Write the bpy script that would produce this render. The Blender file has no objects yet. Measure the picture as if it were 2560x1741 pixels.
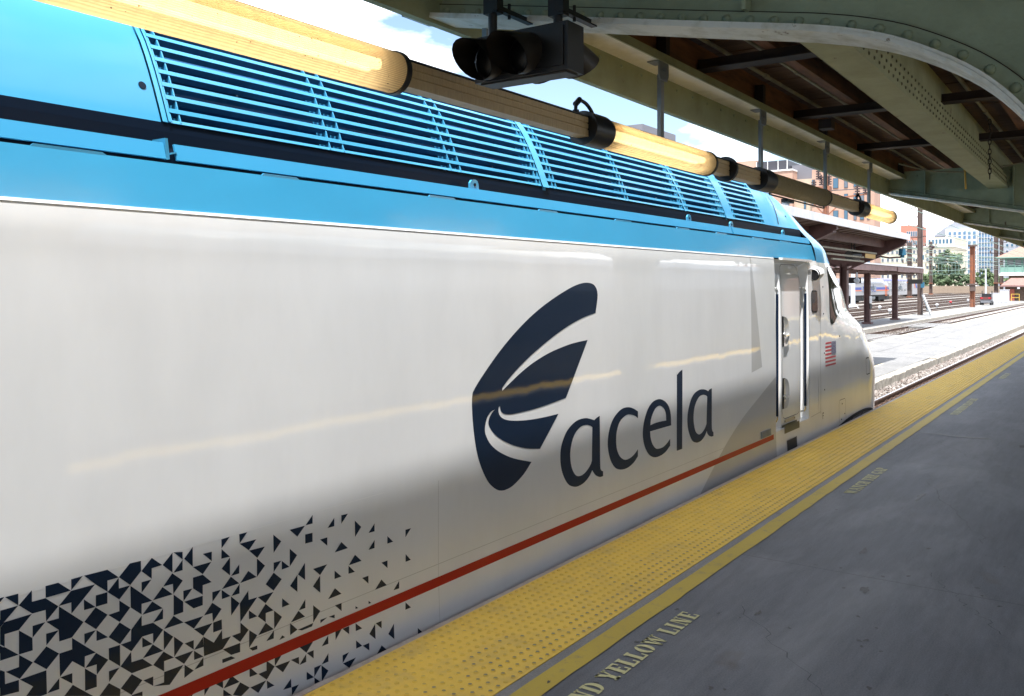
import bpy, bmesh, math, random
from mathutils import Vector, Matrix
from mathutils.bvhtree import BVHTree

scene = bpy.context.scene
COL = scene.collection
R = math.radians
rnd = random.Random(7)

# ------------------------------------------------------------------ camera, sky, sun, exposure
CAM_H = 1.616
YAW = math.atan(1531.0 / 2200.0)
cam_d = bpy.data.cameras.new('camera')
cam = bpy.data.objects.new('camera', cam_d)
COL.objects.link(cam)
cam_d.sensor_fit = 'HORIZONTAL'
cam_d.sensor_width = 36.0
cam_d.lens = 36.0 * 2200.0 / 2560.0
cam_d.shift_y = -156.5 / 2560.0
cam_d.clip_start = 0.05
cam_d.clip_end = 6000.0
cam.location = (0, 0, CAM_H)
cam.rotation_euler = (math.pi / 2, 0, YAW - math.pi / 2)
scene.camera = cam

SUN = Vector((-0.30, -0.154, 1.0)).normalized()
world = bpy.data.worlds.new('World')
scene.world = world
world.use_nodes = True
wn, wl = world.node_tree.nodes, world.node_tree.links
wn.clear()
w_out = wn.new('ShaderNodeOutputWorld')
w_bg = wn.new('ShaderNodeBackground')
sky = wn.new('ShaderNodeTexSky')
sky.sky_type = 'NISHITA'
sky.sun_disc = False
sky.sun_elevation = math.asin(SUN.z)
sky.sun_rotation = math.atan2(SUN.x, SUN.y)
sky.air_density = 1.0
sky.dust_density = 1.0
sky.ozone_density = 1.0
w_tc = wn.new('ShaderNodeTexCoord')
w_map = wn.new('ShaderNodeMapping')
w_map.inputs['Scale'].default_value = (1.0, 1.0, 2.6)
w_no = wn.new('ShaderNodeTexNoise')
w_no.inputs['Scale'].default_value = 3.2
w_no.inputs['Detail'].default_value = 7.0
w_no.inputs['Roughness'].default_value = 0.55
w_ramp = wn.new('ShaderNodeValToRGB')
w_ramp.color_ramp.elements[0].position = 0.47
w_ramp.color_ramp.elements[1].position = 0.60
w_mix = wn.new('ShaderNodeMixRGB')
w_mix.inputs['Color2'].default_value = (13.0, 13.3, 13.8, 1)
wl.new(w_tc.outputs['Generated'], w_map.inputs['Vector'])
wl.new(w_map.outputs['Vector'], w_no.inputs['Vector'])
wl.new(w_no.outputs['Fac'], w_ramp.inputs['Fac'])
wl.new(w_ramp.outputs['Color'], w_mix.inputs['Fac'])
wl.new(sky.outputs['Color'], w_mix.inputs['Color1'])
wl.new(w_mix.outputs['Color'], w_bg.inputs['Color'])
w_bg.inputs['Strength'].default_value = 0.115
wl.new(w_bg.outputs['Background'], w_out.inputs['Surface'])

sun_d = bpy.data.lights.new('sun', 'SUN')
sun_d.energy = 5.0
sun_d.angle = R(0.8)
sun_d.color = (1.0, 0.98, 0.95)
sun = bpy.data.objects.new('sun', sun_d)
COL.objects.link(sun)
sun.location = (0, 0, 60)
sun.rotation_euler = SUN.to_track_quat('Z', 'Y').to_euler()

vs = scene.view_settings
vs.view_transform = 'Standard'
vs.look = 'None'
vs.gamma = 1.0
vs.use_curve_mapping = False
vs.exposure = 1.3
scene.cycles.use_denoising = True
scene.cycles.max_bounces = 10
scene.cycles.diffuse_bounces = 5
scene.cycles.glossy_bounces = 5
scene.cycles.transparent_max_bounces = 12
scene.cycles.sample_clamp_indirect = 8.0
scene.cycles.caustics_reflective = True
scene.cycles.blur_glossy = 0.0

# ------------------------------------------------------------------ materials
MATS = {}
def mat(name, col, rough=0.5, metal=0.0, spec=0.4, vary=0.0, vscale=4.0, col2=None, bump=0.0, bscale=40.0,
        coat=0.0, coat_rough=0.03, stretch=(1, 1, 1), detail=5.0, ramp=(0.35, 0.65), alpha=None, emit=None, estr=0.0,
        wave=0.0, wave_scale=(0.9, 0.9, 0.9), rough2=None, transmission=0.0, spots=None):
    m = bpy.data.materials.new(name)
    m.use_nodes = True
    nt = m.node_tree
    N, L = nt.nodes, nt.links
    b = N['Principled BSDF']
    b.inputs['Base Color'].default_value = (*col, 1)
    b.inputs['Roughness'].default_value = rough
    b.inputs['Metallic'].default_value = metal
    b.inputs['Specular IOR Level'].default_value = spec
    b.inputs['Coat Weight'].default_value = coat
    b.inputs['Coat Roughness'].default_value = coat_rough
    b.inputs['Transmission Weight'].default_value = transmission
    if emit:
        b.inputs['Emission Color'].default_value = (*emit, 1)
        b.inputs['Emission Strength'].default_value = estr
    tc = N.new('ShaderNodeTexCoord')
    nm = None
    if vary > 0 or col2:
        mp = N.new('ShaderNodeMapping')
        mp.inputs['Scale'].default_value = stretch
        L.new(tc.outputs['Object'], mp.inputs['Vector'])
        no = N.new('ShaderNodeTexNoise')
        no.inputs['Scale'].default_value = vscale
        no.inputs['Detail'].default_value = detail
        no.inputs['Roughness'].default_value = 0.62
        L.new(mp.outputs['Vector'], no.inputs['Vector'])
        cr = N.new('ShaderNodeValToRGB')
        c2 = col2 if col2 else tuple(max(0, c * (1 - vary)) for c in col)
        c1 = col if col2 else tuple(min(1, c * (1 + vary * 0.6)) for c in col)
        cr.color_ramp.elements[0].position = ramp[0]
        cr.color_ramp.elements[1].position = ramp[1]
        cr.color_ramp.elements[0].color = (*c1, 1)
        cr.color_ramp.elements[1].color = (*c2, 1)
        L.new(no.outputs['Fac'], cr.inputs['Fac'])
        col_out = cr.outputs['Color']
        if spots:
            sc_, thr, scol, sst = spots
            mps = N.new('ShaderNodeMapping')
            mps.inputs['Scale'].default_value = sst
            L.new(tc.outputs['Object'], mps.inputs['Vector'])
            ns = N.new('ShaderNodeTexNoise')
            ns.inputs['Scale'].default_value = sc_
            ns.inputs['Detail'].default_value = 6.0
            ns.inputs['Roughness'].default_value = 0.7
            L.new(mps.outputs['Vector'], ns.inputs['Vector'])
            cs = N.new('ShaderNodeValToRGB')
            cs.color_ramp.elements[0].position = thr
            cs.color_ramp.elements[1].position = thr + .06
            L.new(ns.outputs['Fac'], cs.inputs['Fac'])
            mx = N.new('ShaderNodeMixRGB')
            mx.inputs['Color2'].default_value = (*scol, 1)
            L.new(cs.outputs['Color'], mx.inputs['Fac'])
            L.new(col_out, mx.inputs['Color1'])
            col_out = mx.outputs['Color']
        L.new(col_out, b.inputs['Base Color'])
        if rough2 is not None:
            mr = N.new('ShaderNodeMapRange')
            mr.inputs['To Min'].default_value = rough
            mr.inputs['To Max'].default_value = rough2
            mr.inputs['From Min'].default_value = ramp[0]
            mr.inputs['From Max'].default_value = ramp[1]
            L.new(no.outputs['Fac'], mr.inputs['Value'])
            L.new(mr.outputs['Result'], b.inputs['Roughness'])
    if bump > 0:
        nb = N.new('ShaderNodeTexNoise')
        nb.inputs['Scale'].default_value = bscale
        nb.inputs['Detail'].default_value = 4.0
        L.new(tc.outputs['Object'], nb.inputs['Vector'])
        bp = N.new('ShaderNodeBump')
        bp.inputs['Strength'].default_value = 1.0
        bp.inputs['Distance'].default_value = bump
        L.new(nb.outputs['Fac'], bp.inputs['Height'])
        nm = bp
    if wave > 0:
        mp2 = N.new('ShaderNodeMapping')
        mp2.inputs['Scale'].default_value = wave_scale
        L.new(tc.outputs['Object'], mp2.inputs['Vector'])
        nw = N.new('ShaderNodeTexNoise')
        nw.inputs['Scale'].default_value = 1.0
        nw.inputs['Detail'].default_value = 2.0
        L.new(mp2.outputs['Vector'], nw.inputs['Vector'])
        bw = N.new('ShaderNodeBump')
        bw.inputs['Strength'].default_value = 1.0
        bw.inputs['Distance'].default_value = wave
        L.new(nw.outputs['Fac'], bw.inputs['Height'])
        if nm:
            L.new(nm.outputs['Normal'], bw.inputs['Normal'])
        nm = bw
    if nm:
        L.new(nm.outputs['Normal'], b.inputs['Normal'])
        if coat > 0:
            L.new(nm.outputs['Normal'], b.inputs['Coat Normal'])
    MATS[name] = m
    return m

WV = dict(wave=0.0030, wave_scale=(3.2, 1.0, 1.3))
mat('white_paint', (0.77, 0.78, 0.79), 0.35, coat=1.0, coat_rough=0.045, vary=0.05, vscale=1.5, stretch=(1.4, 1, .5), **WV)
mat('blue_paint', (0.030, 0.235, 0.43), 0.45, coat=0.35, coat_rough=0.10, vary=0.05, vscale=1.2, **WV)
mat('blue_trim', (0.045, 0.29, 0.50), 0.4, coat=0.4, coat_rough=0.12)
mat('navy_vinyl', (0.005, 0.016, 0.040), 0.4, spec=0.1, coat=0.75, coat_rough=0.05, **WV)
mat('navy_dark', (0.002, 0.007, 0.018), 0.4, spec=0.15)
mat('blue_shaded', (0.012, 0.07, 0.17), 0.45, spec=0.3, vary=0.4, vscale=3)  # blue paint darkened to carry the shade inside the grille
mat('blue_panel', (0.032, 0.255, 0.45), 0.4, coat=1.0, coat_rough=0.22, vary=0.05, vscale=1.2, wave=0.004, wave_scale=(3.0, 1.0, 5.0))
MATS['blue_panel'].node_tree.nodes['Principled BSDF'].inputs['Coat IOR'].default_value = 1.6
mat('red_vinyl', (0.40, 0.010, 0.008), 0.4, spec=0.1, coat=0.45, coat_rough=0.08, **WV)
mat('grey_gloss', (0.50, 0.50, 0.50), 0.35, coat=1.0, coat_rough=0.045, **WV)
mat('flag_red', (0.52, 0.02, 0.03), 0.4, coat=0.6)
mat('flag_blue', (0.03, 0.035, 0.14), 0.4, coat=0.6)
mat('flag_white', (0.8, 0.8, 0.8), 0.4, coat=0.6)
mat('seam_black', (0.012, 0.012, 0.013), 0.6)
mat('rubber', (0.015, 0.016, 0.018), 0.55)
mat('silver', (0.62, 0.62, 0.60), 0.22, metal=1.0)
mat('olive_plate', (0.13, 0.115, 0.055), 0.5)
mat('cream_plate', (0.55, 0.46, 0.28), 0.5)
mat('cab_glass', (0.010, 0.010, 0.011), 0.04, spec=0.5)
mat('steel_green', (0.35, 0.375, 0.225), 0.62, vary=0.0, col2=(0.25, 0.265, 0.15), vscale=5.0, spots=(7.0, 0.66, (0.13, 0.085, 0.05), (1, 1, .5)), bump=0.0015, bscale=60, ramp=(0.3, 0.75))
mat('steel_web', (0.31, 0.37, 0.265), 0.6, col2=(0.20, 0.24, 0.155), vscale=3.5, spots=(9.0, 0.66, (0.10, 0.075, 0.05), (1, 1, .4)), bump=0.0018, bscale=50, ramp=(0.3, 0.75))
mat('flange_paint', (0.66, 0.68, 0.64), 0.6, col2=(0.38, 0.38, 0.29), vscale=9.0, spots=(14.0, 0.64, (0.15, 0.11, 0.07), (1, 1, 1)), bump=0.002, bscale=70, ramp=(0.45, 0.75))
mat('rivet_dark', (0.13, 0.13, 0.085), 0.6)
mat('flange_lit', (0.80, 0.80, 0.74), 0.6, col2=(0.5, 0.48, 0.36), vscale=4, ramp=(0.45, 0.8))  # bounced light on the flange underside is put into this colour
mat('roof_plank', (0.14, 0.085, 0.06), 0.75, col2=(0.075, 0.043, 0.03), vscale=6, stretch=(6, 0.5, 6), bump=0.001, bscale=30)
mat('rust_beam', (0.20, 0.085, 0.04), 0.75, col2=(0.09, 0.04, 0.022), vscale=5, stretch=(0.6, 4, 4))
mat('dark_beam', (0.035, 0.022, 0.018), 0.7, vary=0.3)
mat('conduit', (0.25, 0.235, 0.17), 0.55, vary=0.25, vscale=8)
mat('chain_iron', (0.03, 0.025, 0.02), 0.6, metal=0.3)
mat('black_paint', (0.012, 0.012, 0.013), 0.45, vary=0.3, vscale=8)
mat('visor_brown', (0.018, 0.014, 0.011), 0.5)
mat('lens_dark', (0.006, 0.006, 0.006), 0.35, spec=0.2)
mat('galvanised', (0.22, 0.24, 0.25), 0.5, metal=0.2, vary=0.2, vscale=9)
mat('cap_black', (0.010, 0.012, 0.016), 0.4)
mat('wood_tie', (0.09, 0.07, 0.055), 0.85, vary=0.4, vscale=9)
mat('rail_side', (0.11, 0.065, 0.045), 0.8, vary=0.35, vscale=6)
mat('rail_top', (0.55, 0.55, 0.56), 0.25, metal=0.9)
mat('stone', (0.33, 0.31, 0.29), 0.9, col2=(0.17, 0.125, 0.105), vscale=9, ramp=(0.4, 0.65))
mat('kerb_stone', (0.33, 0.305, 0.26), 0.85, vary=0.25, vscale=7, bump=0.004, bscale=25)
mat('maroon', (0.105, 0.05, 0.045), 0.6, vary=0.25, vscale=4)
mat('maroon_light', (0.20, 0.115, 0.105), 0.6, vary=0.2, vscale=3)
mat('white_metal', (0.52, 0.52, 0.54), 0.4, vary=0.12)
mat('roof_under', (0.15, 0.10, 0.08), 0.8, col2=(0.09, 0.055, 0.04), vscale=4, stretch=(6, 0.3, 1))
mat('brown_pole', (0.10, 0.07, 0.06), 0.7, vary=0.25, vscale=2)
mat('rust_pole', (0.28, 0.10, 0.045), 0.8, col2=(0.17, 0.085, 0.06), vscale=2.5)
mat('light_pole', (0.5, 0.53, 0.58), 0.5)
mat('wire', (0.16, 0.25, 0.22), 0.6)
mat('wire_dark', (0.05, 0.05, 0.055), 0.6)
mat('insulator', (0.05, 0.03, 0.03), 0.3)
mat('brick_wall', (0.42, 0.27, 0.205), 0.85, col2=(0.38, 0.235, 0.175), vscale=0.4)  # paled brick, haze of the distance put into the colour
mat('brick_pale', (0.46, 0.36, 0.27), 0.85, vary=0.1, vscale=0.3)
mat('window_blue', (0.05, 0.11, 0.17), 0.08, spec=0.8)
mat('window_grey', (0.10, 0.12, 0.15), 0.1, spec=0.8)
mat('screen_dark', (0.045, 0.045, 0.055), 0.5)
mat('screen_grey', (0.15, 0.15, 0.17), 0.6)
mat('cream_wall', (0.58, 0.52, 0.40), 0.85, vary=0.06, vscale=0.2)
mat('white_wall', (0.62, 0.62, 0.60), 0.8)
mat('curtain_glass', (0.10, 0.19, 0.30), 0.1, spec=0.8)
mat('slate_roof', (0.27, 0.29, 0.33), 0.6)
mat('orange_wall', (0.42, 0.17, 0.12), 0.8)
mat('tile_roof', (0.30, 0.15, 0.115), 0.8, vary=0.15, vscale=3)
mat('tile_roof2', (0.21, 0.12, 0.10), 0.8, vary=0.15, vscale=3)
mat('green_trim', (0.17, 0.30, 0.25), 0.6)
mat('hut_wood', (0.13, 0.085, 0.06), 0.8, vary=0.3, vscale=4)
mat('red_door', (0.27, 0.07, 0.045), 0.7)
mat('yellow_paint', (0.62, 0.40, 0.06), 0.6)
mat('fence_wood', (0.26, 0.20, 0.15), 0.9, vary=0.25, vscale=2)
mat('bark', (0.09, 0.065, 0.045), 0.9, vary=0.3)
mat('train_grey', (0.34, 0.34, 0.36), 0.4, metal=0.2, vary=0.1)
mat('train_grey_dark', (0.16, 0.165, 0.18), 0.5)
mat('stripe_blue', (0.02, 0.06, 0.30), 0.4)
mat('stripe_orange', (0.62, 0.14, 0.03), 0.4)
mat('stripe_purple', (0.13, 0.13, 0.30), 0.5)
mat('underframe', (0.018, 0.018, 0.019), 0.7)
mat('red_lamp', (0.4, 0.02, 0.03), 0.4)
mat('teal_lamp', (0.02, 0.10, 0.16), 0.4)
mat('orange_box', (0.55, 0.33, 0.06), 0.5)
mat('seat_black', (0.02, 0.02, 0.022), 0.6)
mat('vehicle_red', (0.14, 0.04, 0.035), 0.45)
mat('lamp_glass', (0.45, 0.5, 0.55), 0.2)

def leaf_mat(name, c1, c2):
    m = mat(name, c1, 0.6, col2=c2, vscale=0.35, spec=0.2, ramp=(0.35, 0.65))
    return m
leaf_mat('leaf_mid', (0.12, 0.165, 0.085), (0.08, 0.12, 0.06))
leaf_mat('leaf_pale', (0.14, 0.19, 0.09), (0.10, 0.14, 0.065))
leaf_mat('leaf_dark', (0.08, 0.115, 0.06), (0.05, 0.08, 0.04))

def nodes_of(name):
    m = bpy.data.materials.new(name)
    m.use_nodes = True
    MATS[name] = m
    return m, m.node_tree.nodes, m.node_tree.links, m.node_tree.nodes['Principled BSDF']

def noise(N, L, vec, scale, detail=5, rough=0.6, dist=0.0):
    n = N.new('ShaderNodeTexNoise')
    n.inputs['Scale'].default_value = scale
    n.inputs['Detail'].default_value = detail
    n.inputs['Roughness'].default_value = rough
    n.inputs['Distortion'].default_value = dist
    L.new(vec, n.inputs['Vector'])
    return n.outputs['Fac']

def ramp(N, L, fac, stops):
    r = N.new('ShaderNodeValToRGB')
    e = r.color_ramp.elements
    while len(e) < len(stops):
        e.new(0.5)
    for k, (p, c) in enumerate(stops):
        e[k].position = p
        e[k].color = (c, c, c, 1) if isinstance(c, (int, float)) else (*c, 1)
    L.new(fac, r.inputs['Fac'])
    return r.outputs['Color']

def mix(N, L, fac, a, b, mode='MIX'):
    m = N.new('ShaderNodeMixRGB')
    m.blend_type = mode
    for key, v in (('Fac', fac), ('Color1', a), ('Color2', b)):
        if isinstance(v, (int, float)):
            m.inputs[key].default_value = v if key == 'Fac' else (v, v, v, 1)
        elif isinstance(v, tuple):
            m.inputs[key].default_value = (*v, 1)
        else:
            L.new(v, m.inputs[key])
    return m.outputs['Color']

def bump(N, L, b, h, dist):
    n = N.new('ShaderNodeBump')
    n.inputs['Distance'].default_value = dist
    L.new(h, n.inputs['Height'])
    L.new(n.outputs['Normal'], b.inputs['Normal'])

def scaled(N, L, vec, s):
    mp = N.new('ShaderNodeMapping')
    mp.inputs['Scale'].default_value = s
    L.new(vec, mp.inputs['Vector'])
    return mp.outputs['Vector']

# worn platform concrete: speckle, blotches, scuffs along and across the platform
def concrete(name, base, dark, light, stain=(0.10, 0.07, 0.045), bd=0.0012, pale=None):
    m, N, L, b = nodes_of(name)
    v = N.new('ShaderNodeTexCoord').outputs['Object']
    big = noise(N, L, v, 0.9, 6, 0.65)
    c = ramp(N, L, big, [(0.3, dark), (0.5, base), (0.72, light)])
    fine = noise(N, L, v, 130, 3, 0.7)
    c = mix(N, L, 0.8, c, ramp(N, L, fine, [(0.3, 0.55), (0.7, 1.0)]), 'MULTIPLY')
    grit = noise(N, L, v, 420, 2, 0.6)
    c = mix(N, L, ramp(N, L, grit, [(0.64, 0.0), (0.70, .5)]), c, tuple(min(1, x * 1.9) for x in light))
    scuff = noise(N, L, scaled(N, L, v, (1.2, 9, 1)), 1.6, 6, 0.7)
    c = mix(N, L, 0.6, c, ramp(N, L, scuff, [(0.33, 0.6), (0.62, 1.0)]), 'MULTIPLY')
    sp = noise(N, L, v, 2.3, 3, 0.5)
    c = mix(N, L, ramp(N, L, sp, [(0.70, 0.0), (0.78, 0.55)]), c, stain)
    if pale:
        # broad pale worn patches, drawn out along the walking direction
        st1 = noise(N, L, scaled(N, L, v, (.55, 1.5, 1)), 1.3, 7, 0.62, 0.5)
        f = ramp(N, L, st1, [(0.48, 0.0), (0.62, .28), (0.68, .16), (0.8, .35)])
        c = mix(N, L, f, c, pale)
    L.new(c, b.inputs['Base Color'])
    rr = ramp(N, L, big, [(0.3, 0.55), (0.7, 0.72)])
    L.new(rr, b.inputs['Roughness'])
    b.inputs['Specular IOR Level'].default_value = 0.35
    bump(N, L, b, fine, bd)
    return m
concrete('platform_concrete', (0.165, 0.173, 0.192), (0.125, 0.132, 0.148), (0.205, 0.212, 0.228), pale=(0.27, 0.275, 0.285))
concrete('strip_concrete', (0.27, 0.265, 0.26), (0.21, 0.21, 0.205), (0.31, 0.305, 0.295))
concrete('low_concrete', (0.225, 0.22, 0.212), (0.165, 0.16, 0.152), (0.275, 0.27, 0.26))
concrete('yard_ground', (0.29, 0.265, 0.235), (0.21, 0.19, 0.165), (0.35, 0.33, 0.30), bd=0.02)

def worn_paint(name, col, under, lo, hi, scale):
    m, N, L, b = nodes_of(name)
    v = N.new('ShaderNodeTexCoord').outputs['Object']
    f = noise(N, L, v, scale, 8, 0.75)
    wear = ramp(N, L, f, [(lo, 0.0), (hi, 1.0)])
    big = noise(N, L, v, 1.7, 5, 0.6)
    c1 = mix(N, L, ramp(N, L, big, [(0.35, 0.0), (0.7, 0.35)]), col, tuple(x * 0.72 for x in col))
    L.new(mix(N, L, wear, c1, under), b.inputs['Base Color'])
    b.inputs['Roughness'].default_value = 0.6
    b.inputs['Specular IOR Level'].default_value = 0.3
    bump(N, L, b, noise(N, L, v, 120, 3), 0.0008)
    return m
worn_paint('line_yellow', (0.48, 0.355, 0.055), (0.24, 0.21, 0.12), 0.54, 0.76, 11)
worn_paint('stencil_yellow', (0.56, 0.53, 0.27), (0.22, 0.22, 0.19), 0.60, 0.76, 26)
worn_paint('tactile_yellow', (0.74, 0.50, 0.085), (0.52, 0.37, 0.12), 0.48, 0.74, 6)
worn_paint('tactile_dome', (0.62, 0.42, 0.07), (0.36, 0.27, 0.11), 0.45, 0.68, 7)
worn_paint('tactile_worn', (0.28, 0.22, 0.08), (0.17, 0.165, 0.14), 0.42, 0.58, 7)
worn_paint('nosing_steel', (0.42, 0.37, 0.36), (0.26, 0.22, 0.21), 0.45, 0.7, 9)

# ribbed acrylic lamp cover, some light goes straight through and some is scattered
def lamp_cover(name, tint):
    m, N, L, b = nodes_of(name)
    N.remove(b)
    out = N['Material Output']
    v = N.new('ShaderNodeTexCoord').outputs['Object']
    rib = N.new('ShaderNodeTexWave')
    rib.bands_direction = 'Z'
    rib.inputs['Scale'].default_value = 55.0
    L.new(v, rib.inputs['Vector'])
    dirt = noise(N, L, v, 95, 2, 0.5)
    smear = noise(N, L, scaled(N, L, v, (9, 1, 3)), 3, 5, 0.7)
    c = mix(N, L, ramp(N, L, dirt, [(0.70, 0.0), (0.74, 1.0)]), tint, (0.05, 0.03, 0.015))
    c = mix(N, L, 0.3, c, ramp(N, L, smear, [(0.35, 0.6), (0.62, 1.0)]), 'MULTIPLY')
    tr = N.new('ShaderNodeBsdfTransparent')
    tl = N.new('ShaderNodeBsdfTranslucent')
    df = N.new('ShaderNodeBsdfDiffuse')
    gl = N.new('ShaderNodeBsdfGlossy')
    gl.inputs['Roughness'].default_value = 0.12
    L.new(c, tr.inputs['Color'])
    L.new(c, tl.inputs['Color'])
    L.new(c, df.inputs['Color'])
    bp = N.new('ShaderNodeBump')
    bp.inputs['Distance'].default_value = 0.0015
    L.new(rib.outputs['Fac'], bp.inputs['Height'])
    for s in (tl, df, gl):
        L.new(bp.outputs['Normal'], s.inputs['Normal'])
    a = N.new('ShaderNodeMixShader')
    a.inputs[0].default_value = 0.42
    L.new(tl.outputs[0], a.inputs[1])
    L.new(df.outputs[0], a.inputs[2])
    t = N.new('ShaderNodeMixShader')
    ribf = ramp(N, L, rib.outputs['Fac'], [(0.0, 0.42), (1.0, 0.16)])
    L.new(ribf, t.inputs[0])
    L.new(a.outputs[0], t.inputs[1])
    L.new(tr.outputs[0], t.inputs[2])
    g = N.new('ShaderNodeMixShader')
    g.inputs[0].default_value = 0.05
    L.new(t.outputs[0], g.inputs[1])
    L.new(gl.outputs[0], g.inputs[2])
    L.new(g.outputs[0], out.inputs['Surface'])
lamp_cover('lamp_cover', (0.80, 0.62, 0.37))
lamp_cover('lamp_cover_dim', (0.52, 0.44, 0.29))
mat('lamp_tube', (0.9, 0.9, 0.85), 0.4, emit=(1.0, 0.90, 0.70), estr=2.2)
mat('lamp_tube_off', (0.75, 0.72, 0.62), 0.4)
mat('lamp_channel', (0.50, 0.37, 0.20), 0.45, col2=(0.36, 0.26, 0.14), vscale=14, stretch=(14, 1, 1), ramp=(0.4, 0.75))

# ------------------------------------------------------------------ mesh helpers
class MB:
    def __init__(s):
        s.v, s.f, s.m = [], [], []
    def face(s, pts, mi=0):
        n = len(s.v)
        s.v.extend([tuple(p) for p in pts])
        s.f.append(tuple(range(n, n + len(pts))))
        s.m.append(mi)
    def raw(s, vs, fs, mi=0):
        n = len(s.v)
        s.v.extend([tuple(p) for p in vs])
        for f in fs:
            s.f.append(tuple(n + k for k in f))
            s.m.append(mi)
    def box(s, x0, x1, y0, y1, z0, z1, mi=0):
        vs = [(x0, y0, z0), (x1, y0, z0), (x1, y1, z0), (x0, y1, z0), (x0, y0, z1), (x1, y0, z1), (x1, y1, z1), (x0, y1, z1)]
        s.raw(vs, [(0, 3, 2, 1), (4, 5, 6, 7), (0, 1, 5, 4), (1, 2, 6, 5), (2, 3, 7, 6), (3, 0, 4, 7)], mi)
    def bar(s, p, q, w, h, mi=0, up=(0, 0, 1)):
        p, q, up = Vector(p), Vector(q), Vector(up)
        d = (q - p).normalized()
        if abs(d.dot(up)) > 0.99:
            up = Vector((1, 0, 0))
        a = d.cross(up).normalized()
        c = a.cross(d).normalized()
        vs = []
        for e in (p, q):
            for sx, sz in ((-1, -1), (1, -1), (1, 1), (-1, 1)):
                vs.append(e + a * (sx * w / 2) + c * (sz * h / 2))
        s.raw(vs, [(3, 2, 1, 0), (4, 5, 6, 7), (0, 1, 5, 4), (1, 2, 6, 5), (2, 3, 7, 6), (3, 0, 4, 7)], mi)
    def tube(s, p, q, r, n=10, r2=None, mi=0, caps=True):
        p, q = Vector(p), Vector(q)
        r2 = r if r2 is None else r2
        d = (q - p).normalized()
        a = d.orthogonal().normalized()
        c = d.cross(a)
        vs = []
        for e, rr in ((p, r), (q, r2)):
            for k in range(n):
                t = 2 * math.pi * k / n
                vs.append(e + a * (rr * math.cos(t)) + c * (rr * math.sin(t)))
        fs = [(k, (k + 1) % n, n + (k + 1) % n, n + k) for k in range(n)]
        if caps:
            fs += [tuple(range(n - 1, -1, -1)), tuple(range(n, 2 * n))]
        s.raw(vs, fs, mi)
    def path(s, pts, r, n=8, mi=0):
        pts = [Vector(p) for p in pts]
        ring = []
        prev = None
        for k, p in enumerate(pts):
            d = (pts[min(k + 1, len(pts) - 1)] - pts[max(k - 1, 0)]).normalized()
            a = d.orthogonal().normalized() if prev is None else (prev - d * prev.dot(d)).normalized()
            prev = a
            c = d.cross(a)
            ring.append([p + a * (r * math.cos(2 * math.pi * j / n)) + c * (r * math.sin(2 * math.pi * j / n)) for j in range(n)])
        vs = [v for rr in ring for v in rr]
        fs = []
        for k in range(len(pts) - 1):
            for j in range(n):
                fs.append((k * n + j, k * n + (j + 1) % n, (k + 1) * n + (j + 1) % n, (k + 1) * n + j))
        fs += [tuple(range(n - 1, -1, -1)), tuple(range((len(pts) - 1) * n, len(pts) * n))]
        s.raw(vs, fs, mi)
    def prism(s, poly, axis, lo, hi, mi=0):
        # poly: 2-D outline; axis 'x' -> (y,z), 'y' -> (x,z), 'z' -> (x,y)
        def P(a, b, t):
            return {'x': (t, a, b), 'y': (a, t, b), 'z': (a, b, t)}[axis]
        n = len(poly)
        vs = [P(a, b, lo) for a, b in poly] + [P(a, b, hi) for a, b in poly]
        fs = [tuple(range(n - 1, -1, -1)), tuple(range(n, 2 * n))] + [(k, (k + 1) % n, n + (k + 1) % n, n + k) for k in range(n)]
        s.raw(vs, fs, mi)
    def dome(s, c, nrm, r, h, n=8, rings=2, mi=0):
        c, nrm = Vector(c), Vector(nrm).normalized()
        a = nrm.orthogonal().normalized()
        b = nrm.cross(a)
        vs, fs = [], []
        for q in range(rings):
            t = (math.pi / 2) * q / rings
            for k in range(n):
                u = 2 * math.pi * k / n
                vs.append(c + (a * math.cos(u) + b * math.sin(u)) * (r * math.cos(t)) + nrm * (h * math.sin(t)))
        vs.append(c + nrm * h)
        for q in range(rings - 1):
            for k in range(n):
                fs.append((q * n + k, q * n + (k + 1) % n, (q + 1) * n + (k + 1) % n, (q + 1) * n + k))
        for k in range(n):
            fs.append(((rings - 1) * n + k, (rings - 1) * n + (k + 1) % n, rings * n))
        s.raw(vs, fs, mi)
    def grid(s, fn, nu, nv, mi=0):
        vs = [fn(u / nu, v / nv) for u in range(nu + 1) for v in range(nv + 1)]
        w = nv + 1
        s.raw(vs, [(u * w + v, (u + 1) * w + v, (u + 1) * w + v + 1, u * w + v + 1) for u in range(nu) for v in range(nv)], mi)
    def mesh(s, name, mats, smooth=False, recalc=False):
        me = bpy.data.meshes.new(name)
        me.from_pydata(s.v, [], s.f)
        for m in (mats if isinstance(mats, (list, tuple)) else [mats]):
            me.materials.append(MATS[m])
        me.polygons.foreach_set('material_index', s.m)
        if recalc:
            b = bmesh.new()
            b.from_mesh(me)
            bmesh.ops.remove_doubles(b, verts=b.verts, dist=1e-5)
            bmesh.ops.recalc_face_normals(b, faces=b.faces)
            b.to_mesh(me)
            b.free()
        if smooth:
            me.polygons.foreach_set('use_smooth', [True] * len(me.polygons))
            me.set_sharp_from_angle(angle=R(smooth if smooth is not True else 38))
        me.update()
        return me

def link(name, me, parent=None, loc=None):
    o = bpy.data.objects.new(name, me)
    COL.objects.link(o)
    if parent is not None:
        o.parent = parent
        o.location = tuple(-c for c in world_loc(parent)) if loc is None else loc
    elif loc is not None:
        o.location = loc
    return o

def world_loc(o):
    v = Vector((0, 0, 0))
    while o is not None:
        v = v + o.location
        o = o.parent
    return v

def obj(name, mb, mats, parent=None, smooth=False, recalc=False):
    """one mesh object; coordinates are world coordinates whatever the parent"""
    return link(name, mb.mesh(name, mats, smooth, recalc), parent)

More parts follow.
